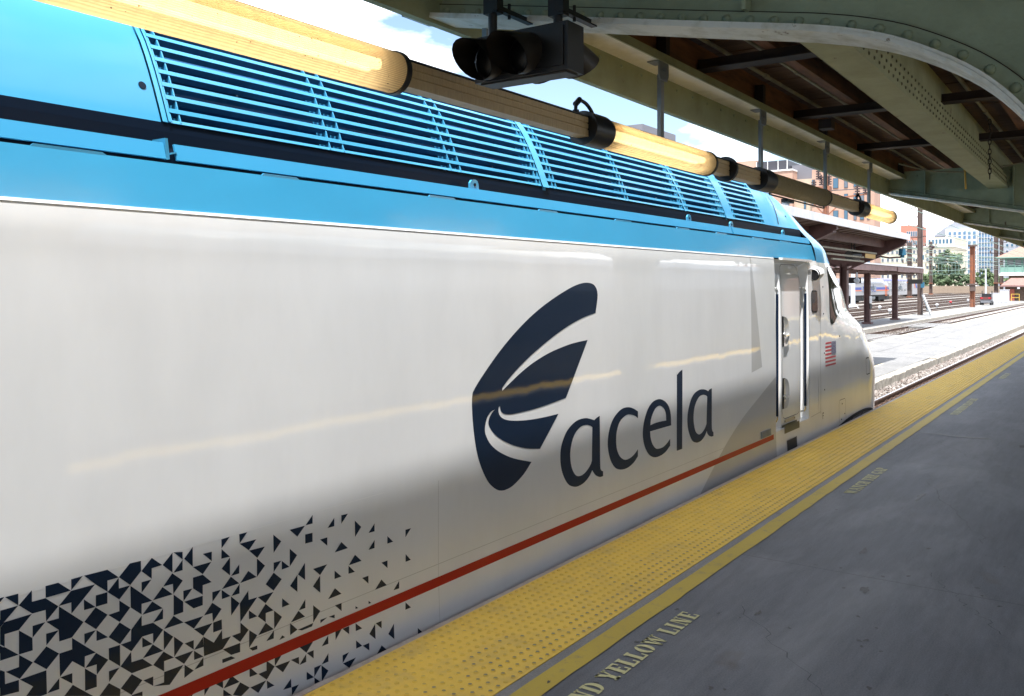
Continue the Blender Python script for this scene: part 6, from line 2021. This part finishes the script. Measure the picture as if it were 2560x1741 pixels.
wire((20, 14, 8.2), (80, 11.5, 11.3), .02, 'wire_dark', 'lower dark wire crossing the sky above the train roof', .3)
sp = thing('span_lattice', 'pale green wire lattice hanging across the tracks before the trees', 'wires', (304, 48, 6))
for k in range(22):
    b = MB()
    y = 38.5 + k * .95
    b.tube((304, y, 5.4 + .3 * math.sin(k)), (304, y, 9.0 + .4 * math.sin(k * 1.7)), .05, 5)
    obj('dropper', b, 'wire', sp)
b = MB()
for k in range(40):
    y = 37.5 + k * .6
    b.bar((304, y, 5.2 + .25 * math.sin(k * .8)), (304, y + .6, 5.2 + .25 * math.sin((k + 1) * .8)), .08, .08)
    b.bar((304, y, 5.0), (304, y + .6, 5.6 if k % 2 else 4.8), .05, .05)
obj('lower_chord', b, 'wire', sp)
G3 = 'dark insulators hung on the yard wires'
for k, (x, y, z) in enumerate(((150, 24.5, 7.6), (304, 56.0, 10.3), (304, 50.6, 9.2), (304, 46.0, 9.1), (228, 39.5, 11.0), (228, 35.0, 8.7))):
    b = MB()
    b.dome((x, y, z), (0, 0, 1), .28, .3, 8, 2)
    b.dome((x, y, z), (0, 0, -1), .28, .3, 8, 2)
    b.bar((x, y - .7, z), (x, y + .7, z), .08, .08)
    tag(obj('wire_insulator', b, 'insulator', smooth=True), ('dark insulator nearest the brown pole on the long yard wires', 'dark insulator left of the tall tree top', 'dark insulator in front of the tall tree', 'dark insulator right of the tall tree near the rust pole', 'upper dark insulator near the pole before the coach', 'lower dark insulator near the pole before the coach')[k], 'insulator', G3)

# ------------------------------------------------------------------ commuter locomotive and coach in the yard
lo = thing('locomotive', 'silver commuter locomotive with blue and orange stripe parked in the yard', 'locomotive', (160, 37.5, -1.22))
b = MB()
sec = [(36.0, -.05), (36.0, 1.85), (36.25, 2.45), (36.7, 2.75), (38.3, 2.75), (38.75, 2.45), (39.0, 1.85), (39.0, -.05)]
b.prism(sec, 'x', 147.5, 171.5)
obj('body', b, 'train_grey', lo)
b = MB()
b.prism([(36.05, -.05), (36.05, 1.5), (36.4, 2.3), (38.6, 2.3), (38.95, 1.5), (38.95, -.05)], 'x', 171.5, 174.6)
b.prism([(36.05, -.05), (36.05, 1.7), (36.6, 2.5), (38.4, 2.5), (38.95, 1.7), (38.95, -.05)], 'x', 142.0, 147.5)
obj('cab', b, 'train_grey', lo)
for x0, x1, z0, z1, m_ in ((147.6, 174.4, .86, 1.28, 'stripe_blue'), (147.6, 174.4, .66, .85, 'stripe_orange'), (149.5, 170, 1.9, 2.0, 'train_grey_dark')):
    b = MB()
    b.box(x0, x1, 35.97, 35.995, z0, z1)
    obj('stripe', b, m_, lo)
for k in range(10):
    b = MB()
    b.bar((150.5 + k * 1.9, 36.14, 2.05), (152.1 + k * 1.9, 36.14, 2.05), .05, .35)
    obj('louvre', b, 'train_grey_dark', lo)
b = MB()
b.box(147.0, 174.8, 36.2, 38.8, -.35, -.06)
for X in (149.5, 153.0, 168.0, 171.5):
    b.tube((X, 36.25, -.72), (X, 38.75, -.72), .5, 14)
b.box(148.3, 154.3, 36.15, 36.3, -.95, -.3)
b.box(166.8, 172.8, 36.15, 36.3, -.95, -.3)
b.box(172.9, 175.2, 36.1, 38.9, -1.0, -.06)
obj('bogie', b, 'underframe', lo)
b = MB()
b.tube((157, 36.6, -.55), (164.5, 36.6, -.55), .45, 12)
obj('fuel_tank', b, 'galvanised', lo, smooth=True)
b = MB()
b.box(144.2, 145.6, 35.98, 36.04, 1.0, 1.7)
obj('cab_window', b, 'window_grey', lo)
b = MB()
b.box(152.5, 161, 36.9, 38.1, 2.75, 3.0)
b.tube((162.5, 37.5, 2.75), (162.5, 37.5, 3.1), .5, 12)
b.box(164, 169, 36.9, 38.1, 2.75, 2.95)
obj('roof_gear', b, 'train_grey_dark', lo)
b = MB()
for z in (-.2, .2, .6, 1.0, 1.4):
    b.bar((171.6, 35.93, z), (172.6, 35.93, z), .06, .06)
b.bar((171.6, 35.93, -.3), (171.6, 35.93, 1.7), .07, .07)
b.bar((172.6, 35.93, -.3), (172.6, 35.93, 1.7), .07, .07)
obj('ladder', b, 'stripe_orange', lo)
fc = bpy.data.curves.new('words', 'FONT')
fc.body = 'MARC'
fc.size = 2.25
fc.extrude = .01
fo = bpy.data.objects.new('words', fc)
COL.objects.link(fo)
fm = bpy.data.meshes.new_from_object(fo.evaluated_get(bpy.context.evaluated_depsgraph_get()))
bpy.data.objects.remove(fo)
b = MB()
b.box(153.7, 164.2, 35.945, 35.968, .55, 1.5)
obj('letter_ground', b, 'train_grey', lo)
b = MB()
fx = [v.co.x for v in fm.vertices]
sc_ = 9.4 / (max(fx) - min(fx))
zs_ = 0.95 / max(v.co.y for v in fm.vertices)
b.raw([(154.2 + v.co.x * sc_, 35.93 - v.co.z, .52 + v.co.y * zs_) for v in fm.vertices], [tuple(p.vertices) for p in fm.polygons])
obj('lettering', b, 'stripe_blue', lo)

co = thing('passenger_coach', 'silver double deck passenger coach parked behind the locomotive', 'coach', (236, 47.5, -1.22))
b = MB()
sec = [(46.0, -.75), (46.0, 2.5), (46.2, 2.95), (46.7, 3.2), (48.5, 3.2), (49.0, 2.9), (49.1, 2.5), (49.1, -.75)]
b.prism(sec, 'x', 196, 266)
obj('body', b, 'train_grey', co)
b = MB()
b.prism([(46.01, 2.75), (46.2, 2.97), (46.7, 3.23), (48.5, 3.23), (48.5, 3.21), (46.2, 2.95)], 'x', 196, 266)
obj('roof_band', b, 'stripe_purple', co)
for k in range(17):
    X = 200 + k * 3.7
    b = MB()
    b.box(X, X + 2.7, 45.97, 45.995, 2.12, 2.66)
    if X < 248: obj('window', b, 'window_grey', co)
    b = MB()
    b.box(X, X + 2.7, 45.97, 45.995, .25, .80)
    if X < 248: obj('window', b, 'window_grey', co)
b = MB()
b.prism([(249, 2.75), (256, 2.75), (258, .9), (256, .9), (254.5, 2.45), (249, 2.45)], 'y', 45.96, 45.99)
obj('stripe', b, 'stripe_blue', co)
b = MB()
b.prism([(249, 2.42), (254, 2.42), (255.5, .9), (254.5, .9), (253.3, 2.2), (249, 2.2)], 'y', 45.96, 45.99)
obj('stripe', b, 'stripe_orange', co)
b = MB()
b.box(259, 262.5, 45.97, 45.99, .6, 1.2)
obj('door_window', b, 'window_grey', co)
b = MB()
for X in (205, 209, 254, 260):
    b.tube((X, 46.2, -.8), (X, 48.8, -.8), .45, 12)
b.box(250, 264, 46.2, 48.8, -1.0, -.75)
obj('bogie', b, 'underframe', co)

# ------------------------------------------------------------------ yard clutter
def small(name, label, cat, parts, loc, group=None):
    t = thing(name, label, cat, loc, group)
    for nm, fn, m_ in parts:
        b = MB()
        fn(b)
        obj(nm, b, m_, t)
    return t
ux, uy = 139.8, 15.9
def wheels(b):
    for dx in (-.9, .9):
        for dy in (-.6, .6):
            b.tube((ux + dx, uy + dy - .12, -.85), (ux + dx, uy + dy + .12, -.85), .30, 12)
small('utility_vehicle', 'small dark utility buggy with red tail lamps parked on the platform', 'vehicle', [
    ('wheel', wheels, 'rubber'),
    ('body', lambda b: b.box(ux - 1.3, ux + 1.3, uy - .62, uy + .62, -.8, -.35), 'train_grey_dark'),
    ('cargo_bed', lambda b: (b.box(ux - 1.35, ux - .1, uy - .7, uy + .7, -.35, -.28), b.box(ux - 1.35, ux - 1.3, uy - .7, uy + .7, -.28, .0), b.box(ux - 1.35, ux - .1, uy - .7, uy - .65, -.28, .0), b.box(ux - 1.35, ux - .1, uy + .65, uy + .7, -.28, .0)), 'vehicle_red'),
    ('seat', lambda b: (b.box(ux + .0, ux + .5, uy - .6, uy + .6, -.3, -.1), b.box(ux - .05, ux + .08, uy - .6, uy + .6, -.1, .45)), 'seat_black'),
    ('roll_frame', lambda b: [b.bar((ux + dx, uy + dy, -.3), (ux + dx, uy + dy, .85), .06, .06) for dx in (-.05, .95) for dy in (-.6, .6)], 'seat_black'),
    ('tail_lamp', lambda b: (b.box(ux - 1.37, ux - 1.352, uy + .35, uy + .62, -.25, -.05), b.box(ux - 1.37, ux - 1.352, uy - .62, uy - .35, -.25, -.05)), 'red_lamp')], (ux, uy, -1.13))
for k, (x, y, h) in enumerate(((155.5, 16.5, 1.5), (161.2, 15.8, 2.0))):
    small('relay_cabinet', '%s white trackside cabinet left of the brown hut' % ('shorter' if k == 0 else 'taller'), 'cabinet', [
        ('body', lambda b, x=x, y=y, h=h: b.box(x - .4, x + .4, y - .65, y + .65, -1.13, -1.13 + h), 'white_metal'),
        ('door', lambda b, x=x, y=y, h=h: b.box(x - .43, x - .402, y - .58, y + .58, -1.0, -1.23 + h), 'white_metal'),
        ('roof', lambda b, x=x, y=y, h=h: b.box(x - .46, x + .46, y - .72, y + .72, -1.13 + h, -1.05 + h), 'white_metal')], (x, y, -1.13), 'white trackside cabinets')
small('barrier', 'yellow pipe barrier standing beside the red hut door', 'barrier', [
    ('frame', lambda b: (b.bar((176, 15.0, -1.1), (176, 15.0, .1), .08, .08), b.bar((176, 16.2, -1.1), (176, 16.2, .1), .08, .08), b.bar((176, 15.0, .1), (176, 16.2, .1), .08, .08), b.bar((176, 15.0, -.5), (176, 16.2, -.5), .08, .08)), 'yellow_paint')], (176, 15.6, -1.13))
dw = [(110, 23.7, 'white_metal', 'white dwarf signal on the ballast near the pale post'), (97, 19.9, 'white_metal', 'white dwarf signal at the end of the second low platform'), (112, 18.9, 'lens_dark', 'dark dwarf signal among the middle yard tracks'),
      (150, 22.0, 'red_lamp', 'red dwarf signal among the far yard tracks'), (128, 20.4, 'white_metal', 'white dwarf signal beyond the leaning board'), (170, 22.2, 'white_metal', 'white dwarf signal left of the utility buggy')]
for x, y, m_, lb in dw:
    t = thing('dwarf_signal', lb, 'signal', (x, y, -1.5), 'dwarf signals in the yard')
    b = MB()
    b.tube((x, y, -1.6), (x, y, -1.1), .09, 8)
    b.box(x - .25, x + .25, y - .25, y + .25, -1.62, -1.5)
    obj('stand', b, 'galvanised', t)
    b = MB()
    b.dome((x, y, -.95), (0, 0, 1), .2, .2, 10, 3)
    b.dome((x, y, -.95), (0, 0, -1), .2, .2, 10, 3)
    obj('head', b, m_, t, smooth=True)

# ------------------------------------------------------------------ buildings
def window_part(par, X, y0, y1, z0, z1, glass='window_blue', frame='white_wall', proud=.12):
    b = MB()
    b.box(X - proud, X - .01, y0, y1, z0, z1)
    o = obj('window', b, frame, par)
    b = MB()
    m = min(y1 - y0, z1 - z0) * .08
    b.box(X - proud - .05, X - proud - .005, y0 + m, y1 - m, z0 + m, z1 - m)
    obj('pane', b, glass, o)
bb = thing('brick_building', 'salmon brick office building with blue window strips beyond the canopies', 'building', (235, 72, -1.6))
def wall(par, name, X0, X1, y0, y1, z0, z1, m_):
    b = MB()
    b.box(X0, X1, y0, y1, z0, z1)
    return obj(name, b, m_, par)
wall(bb, 'wall', 230, 237, 50.8, 66.0, -1.6, 31.3, 'brick_wall')
wall(bb, 'wall', 231.5, 262, 66.0, 71.0, -1.6, 29.3, 'brick_pale')
wall(bb, 'wall', 230, 262, 71.0, 94.4, -1.6, 31.6, 'brick_wall')
wall(bb, 'roof_edge', 229.8, 262.2, 70.9, 94.5, 31.6, 32.0, 'white_wall')
wall(bb, 'wall', 232, 260, 81.3, 94.3, 32.0, 35.3, 'brick_wall')
sd = wall(bb, 'plant_screen', 231, 250, 72.6, 81.0, 32.0, 34.6, 'screen_dark')
wall(bb, 'plant_screen', 234, 250, 65.8, 72.4, 29.3, 33.4, 'screen_grey')
for y in (72.6, 75.0, 77.8, 80.8):
    wall(bb, 'screen_post', 230.9, 230.98, y, y + .18, 32.0, 34.6, 'white_wall')
for y0, y1 in ((71.8, 73.9), (67.9, 68.5), (65.2, 66.0), (62.0, 63.3), (59.4, 60.7), (57.1, 58.0), (55.0, 55.7), (53.2, 54.2), (51.8, 52.5), (76.5, 78.3), (82.0, 84.0), (87.0, 88.6)):
    k = 0
    z = 26.2 if y0 < 66 else 25.6
    while z > 2:
        X = 231.5 if 66 <= y0 < 71 else 230
        window_part(bb, X, y0, y1, z, z + 2.6, 'window_blue' if (k + int(y0)) % 3 else 'window_grey', 'screen_dark')
        z -= 4.1
        k += 1
ob = thing('orange_building', 'small orange brick block with a grey neighbour left of the brown pole', 'building', (525, 97, -1.6))
wall(ob, 'wall', 520, 545, 92.4, 101.0, -1.6, 34.5, 'orange_wall')
wall(ob, 'wall', 522, 545, 101.0, 106.5, -1.6, 34.9, 'white_wall')
for k in range(5):
    window_part(ob, 520, 92.8 + k * 1.1, 93.7 + k * 1.1, 28.3, 31.2)
    window_part(ob, 520, 92.8 + k * 1.1, 93.7 + k * 1.1, 23.3, 26.2)
cb = thing('cream_building', 'long cream warehouse with rows of small windows behind the yard', 'building', (435, 80, -1.6))
wall(cb, 'wall', 430, 470, 61.9, 106, -1.6, 19.2, 'cream_wall')
wall(cb, 'wall', 434, 470, 61.9, 73.5, 19.2, 23.2, 'cream_wall')
wall(cb, 'cornice', 429.6, 470.2, 61.7, 106.2, 18.7, 19.3, 'white_wall')
for y in (97.1, 95.2, 93.3, 90.7, 88.4, 86.5, 84.5, 82.4, 80.3, 77.3, 75.8, 71.8, 68.8, 66.8, 64.9, 99.5, 101.6, 103.5):
    for z0, z1 in ((15.9, 17.6), (12.4, 14.0), (9.0, 10.4), (5.0, 6.6)):
        window_part(cb, 430, y, y + 1.2, z0, z1, 'window_grey', 'white_wall', .1)
for k in range(7):
    window_part(cb, 434, 63 + k * 1.45, 64.1 + k * 1.45, 20.2, 22.4, 'window_blue', 'white_wall', .1)
gb = thing('glass_building', 'pale office block with white grid facade and blue curtain glass wing', 'building', (565, 74, -1.6))
wall(gb, 'wall', 560, 600, 67.6, 84.8, -1.6, 33.9, 'white_wall')
wall(gb, 'curtain_wall', 559, 600, 60.0, 67.6, -1.6, 34.7, 'curtain_glass')
b = MB()
b.prism([(91.2, 30.6), (85.4, 35.3), (80.3, 38.3), (69.7, 36.9), (67.6, 33.9), (67.6, 30.0), (91.2, 30.0)], 'x', 562, 600)
obj('roof', b, 'slate_roof', gb)
wall(gb, 'wall', 563, 600, 84.8, 91.0, -1.6, 30.2, 'slate_roof')
for y1, y0 in ((83.35, 81.58), (80.82, 79.06), (78.31, 76.56), (75.75, 74.07), (73.32, 71.59), (70.85, 69.01)):
    for z1, z0 in ((32.5, 30.44), (30.1, 28.0), (27.0, 24.9), (24.5, 22.5), (21.4, 19.3), (19.0, 16.9), (16.2, 14.1), (13.6, 11.6), (10.6, 8.6)):
        window_part(gb, 560, y0, y1, z0, z1, 'curtain_glass', 'white_wall', .1)
for k in range(6):
    wall(gb, 'mullion', 558.7, 558.95, 60.3 + k * 1.45, 60.55 + k * 1.45, -1, 34.7, 'white_wall')
for k in range(12):
    wall(gb, 'spandrel', 558.75, 558.98, 60.0, 67.6, 4 + k * 2.7, 4.5 + k * 2.7, 'slate_roof')
rb = thing('grey_building', 'hazy grey office block showing above the green tower roof', 'building', (525, 50, -1.6))
wall(rb, 'wall', 520, 560, 44.0, 56.0, -1.6, 27.2, 'slate_roof')
for k in range(5):
    for j in range(5):
        window_part(rb, 520, 44.6 + k * 2.2, 46.0 + k * 2.2, 25 - j * 3.4, 26.6 - j * 3.4)
tb = thing('pale_tower', 'faint pale tower block in the sky above the train roof', 'building', (300, 160, -1.6))
wall(tb, 'wall', 300, 330, 149.0, 180.0, -1.6, 62.5, 'screen_grey')
for k in range(8):
    wall(tb, 'window_band', 299.8, 299.98, 150.0, 179.0, 20 + k * 5, 22.4 + k * 5, 'window_blue')

# interlocking tower with red hip roof and green balcony, brown hut below
tw = thing('signal_tower', 'green balconied signal tower with red tiled hip roof at right', 'tower', (235, 18, -1.6))
b = MB()
b.raw([(229, 24.0, 8.1), (229, 8.0, 8.1), (247, 8.0, 8.1), (247, 24.0, 8.1), (236, 20.0, 10.6), (236, 12.0, 10.6), (240, 12, 10.6), (240, 20.0, 10.6)], [(0, 1, 5, 4), (1, 2, 6, 5), (2, 3, 7, 6), (3, 0, 4, 7), (4, 5, 6, 7), (3, 2, 1, 0)])
obj('roof', b, 'tile_roof', tw)
wall(tw, 'eave', 228.8, 247.2, 7.8, 24.2, 7.85, 8.1, 'green_trim')
wall(tw, 'wall', 231, 245, 9.5, 22.6, 4.2, 7.85, 'green_trim')
for k in range(8):
    b = MB()
    b.box(230.9, 230.98, 10 + k * 1.55, 11.2 + k * 1.55, 6.1, 7.5)
    obj('window', b, 'window_grey', tw)
wall(tw, 'balcony', 229.4, 231, 8.6, 23.4, 4.3, 4.6, 'white_wall')
wall(tw, 'balcony_panel', 229.4, 229.5, 8.6, 23.4, 4.6, 5.8, 'green_trim')
for k in range(11):
    wall(tw, 'baluster', 229.3, 229.42, 8.7 + k * 1.45, 8.85 + k * 1.45, 4.5, 6.2, 'green_trim')
wall(tw, 'handrail', 229.3, 229.42, 8.6, 23.4, 6.1, 6.2, 'green_trim')
wall(tw, 'slab', 229.0, 246, 8.0, 23.6, 3.85, 4.3, 'white_wall')
wall(tw, 'base_wall', 233, 245, 6.0, 22.0, -1.6, 3.85, 'hut_wood')
hu = thing('brown_hut', 'low brown timber hut with tiled hip roof and red door', 'hut', (182, 16, -1.13))
wall(hu, 'wall', 180.3, 186, 12.0, 17.6, -1.6, 1.65, 'hut_wood')
for k in range(18):
    wall(hu, 'batten', 180.2, 180.29, 12.1 + k * .31, 12.2 + k * .31, -1.1, 1.6, 'hut_wood')
b = MB()
b.raw([(179.6, 18.3, 1.6), (179.6, 11.4, 1.6), (186.6, 11.4, 1.6), (186.6, 18.3, 1.6), (182.6, 16.9, 2.95), (182.6, 13.2, 2.95), (183.8, 13.2, 2.95), (183.8, 16.9, 2.95)], [(0, 1, 5, 4), (1, 2, 6, 5), (2, 3, 7, 6), (3, 0, 4, 7), (4, 5, 6, 7), (3, 2, 1, 0)])
obj('roof', b, 'tile_roof2', hu)
wall(hu, 'eave_board', 179.5, 179.58, 11.4, 18.3, 1.35, 1.62, 'maroon_light')
wall(hu, 'door', 180.1, 180.18, 16.1, 16.95, -1.1, .97, 'red_door')
wall(hu, 'floodlight', 179.2, 179.45, 15.2, 15.6, 1.0, 1.3, 'white_metal')

# ------------------------------------------------------------------ fence, trees
fe = thing('timber_fence', 'long weathered timber fence along the far side of the yard', 'fence', (360, 50, -1.6))
board = MB()
board.box(360, 360.06, 0, .46, -1.6, 1.40)
board_me = board.mesh('board', 'fence_wood')
q = random.Random(31)
for k in range(64):
    o = link('board', board_me, fe, (-360, 36.0 - 50 + k * .48, 1.6 + q.uniform(-.08, .06)))
b = MB()
b.box(360.08, 360.2, 36, 67, .7, .9)
b.box(360.08, 360.2, 36, 67, -.6, -.4)
obj('rail', b, 'fence_wood', fe)

def tree(name, label, x, y, z0, z1, blobs, leaf, n, group, size=.55, seed=1):
    t = thing(name, label, 'tree', (x, y, z0), group)
    q = random.Random(seed)
    b = MB()
    top = max(bl[2] for bl in blobs)
    b.tube((x, y, z0), (x + .2, y + .1, z0 + (top - z0) * .7), .32, 8, r2=.12)
    for bl in blobs:
        b.tube((x, y, z0 + (bl[2] - z0) * .35), (bl[0], bl[1], bl[2]), .14, 6, r2=.04)
    obj('trunk', b, 'bark', t, smooth=True)
    b = MB()
    tot = sum(bl[3] ** 2 for bl in blobs)
    for bx, by, bz, r_ in blobs:
        m = int(n * r_ * r_ / tot)
        subs = []
        for _ in range(max(5, int(r_ * 5))):
            d = Vector((q.gauss(0, 1), q.gauss(0, 1), q.gauss(0, 1))).normalized() * r_ * q.uniform(.45, .95)
            subs.append((Vector((bx, by, bz)) + Vector((d.x, d.y, d.z * .8)), r_ * q.uniform(.22, .42)))
        for _ in range(m):
            c, sr = q.choice(subs)
            d = Vector((q.gauss(0, 1), q.gauss(0, 1), q.gauss(0, 1))).normalized() * sr * q.uniform(.5, 1.05)
            p_ = c + d
            nrm = (d.normalized() + Vector((q.uniform(-.7, .7), q.uniform(-.7, .7), q.uniform(-.3, .9)))).normalized()
            a = nrm.orthogonal().normalized()
            a = (Matrix.Rotation(q.uniform(0, 6.28), 3, nrm) @ a)
            e = nrm.cross(a)
            s = size * q.uniform(.55, 1.1)
            b.face([p_ - a * s, p_ - e * s * .55, p_ + a * s, p_ + e * s * .55])
    obj('crown', b, leaf, t)
    return t
G4 = 'trees behind the yard fence'
tree('broadleaf_tree', 'tall round topped tree standing above the bushes before the glass building', 380, 56.6, -1.6, 16, [(380, 56.6, 12.4, 3.4), (380, 59.3, 11.6, 3.0), (379, 53.9, 11.4, 3.0), (380, 60.3, 7.2, 2.8), (380, 53.0, 7.0, 2.8), (380, 57, 7.5, 3.4)], 'leaf_mid', 5200, G4, .5, 1)
tree('broadleaf_tree', 'pale leafy tree at the left end of the bushes near the cream building', 376, 63.2, -1.6, 9, [(376, 63.4, 6.0, 2.5), (376, 61.4, 4.2, 2.4), (375, 64.5, 3.4, 2.0)], 'leaf_pale', 2600, G4, .45, 2)
tree('bush_tree', 'dark green bushy tree left of centre along the fence', 372, 58.4, -1.6, 7, [(372, 59.0, 4.4, 2.4), (372, 56.8, 3.6, 2.4), (371, 60.8, 2.8, 1.9)], 'leaf_dark', 2600, G4, .42, 3)
tree('bush_tree', 'dark dense bushy tree in the middle of the fence line', 372, 53.0, -1.6, 8, [(372, 53.5, 5.2, 2.7), (372, 51.0, 4.4, 2.5), (371, 55.0, 3.0, 2.0)], 'leaf_dark', 2800, G4, .42, 4)
tree('bush_tree', 'mid green bushy tree behind the rust red pole', 371, 48.0, -1.6, 7, [(371, 48.2, 4.0, 2.4), (371, 46.2, 3.4, 2.2)], 'leaf_mid', 2300, G4, .42, 5)
tree('broadleaf_tree', 'bright pale green tree right of the rust red pole', 374, 43.4, -1.6, 9, [(374, 43.6, 6.0, 2.6), (374, 41.4, 4.2, 2.4), (373, 45.0, 3.4, 2.0)], 'leaf_pale', 2600, G4, .45, 6)
tree('bush_tree', 'sunny green shrubby tree beside the two close poles', 376, 39.0, -1.6, 7, [(376, 39.4, 4.3, 2.4), (376, 37.4, 3.0, 2.2)], 'leaf_pale', 2000, G4, .42, 7)

tree('bush_tree', 'low dark bush at the left end of the fence beside the coach', 368, 64.5, -1.6, 5, [(368, 65.0, 2.6, 1.9), (368, 63.0, 2.4, 1.9)], 'leaf_dark', 1500, G4, .42, 8)
tree('bush_tree', 'low mid green bush in front of the tall tree', 367, 56.0, -1.6, 5, [(367, 57.0, 2.6, 2.2), (367, 54.6, 2.8, 2.1)], 'leaf_mid', 1700, G4, .42, 9)
tree('bush_tree', 'low dark bush between the tall tree and the rust red pole', 367, 50.4, -1.6, 5, [(367, 51.0, 2.7, 2.2), (367, 49.0, 2.8, 2.1)], 'leaf_dark', 1700, G4, .42, 10)
tree('bush_tree', 'low bright bush right of the slim blue grey post', 368, 41.4, -1.6, 5, [(368, 42.4, 2.5, 2.1), (368, 40.2, 2.6, 2.1)], 'leaf_pale', 1600, G4, .42, 11)
# opposite side of our platform: things that only show as reflections in the train
g = MB()
g.box(-60, 300, -16.5, -10.9, -1.7, 0.0)
op = tag(obj('far_platform', g, 'low_concrete'), kind='structure')
b = MB()
b.box(-60, 300, -11.5, -10.91, 0.0, .008)
obj('tactile_run', b, 'tactile_yellow', op)
mat('coach_grey', (0.22, 0.25, 0.30), 0.45, vary=.1)
# coach added out of view to dim sky light and reflections on the train
oc = thing('shade_coach', 'dark grey coach added out of view across the near platform to shade the train side', 'coach', (0, -4.64, -1.22))
b = MB()
sec = [(-3.15, -.9), (-3.12, .2), (-3.12, 1.85), (-3.28, 2.3), (-3.75, 2.6), (-5.5, 2.6), (-6.0, 2.3), (-6.16, 1.85), (-6.16, -.9)]
b.prism(sec, 'x', -30, 27)
obj('body', b, 'coach_grey', oc)
for k in range(20):
    b = MB()
    b.box(-28 + k * 2.6, -26.4 + k * 2.6, -3.118, -3.10, .8, 1.5)
    obj('window', b, 'window_grey', oc)
b = MB()
b.box(-29, 26, -5.9, -3.4, -1.2, -.9)
obj('underframe', b, 'underframe', oc)
sb = thing('brick_station_house', 'long low red brick station house on the platform across the tracks', 'building', (80, -14.6, 0))
wall(sb, 'wall', 62, 112, -16.2, -13.6, 0, 4.2, 'brick_wall')
wall(sb, 'eave', 61.5, 112.5, -16.6, -13.0, 4.2, 4.6, 'tile_roof')
b = MB()
b.prism([(-16.6, 4.6), (-13.0, 4.6), (-14.8, 6.2)], 'x', 61.5, 112.5)
obj('roof', b, 'tile_roof', sb)
for k in range(6):
    wall(sb, 'window', 65 + k * 8, 67.4 + k * 8, -13.62, -13.56, 1.0, 3.2, 'window_grey')
wall(sb, 'sign', 74, 92, -13.55, -13.45, 2.4, 3.4, 'orange_box')
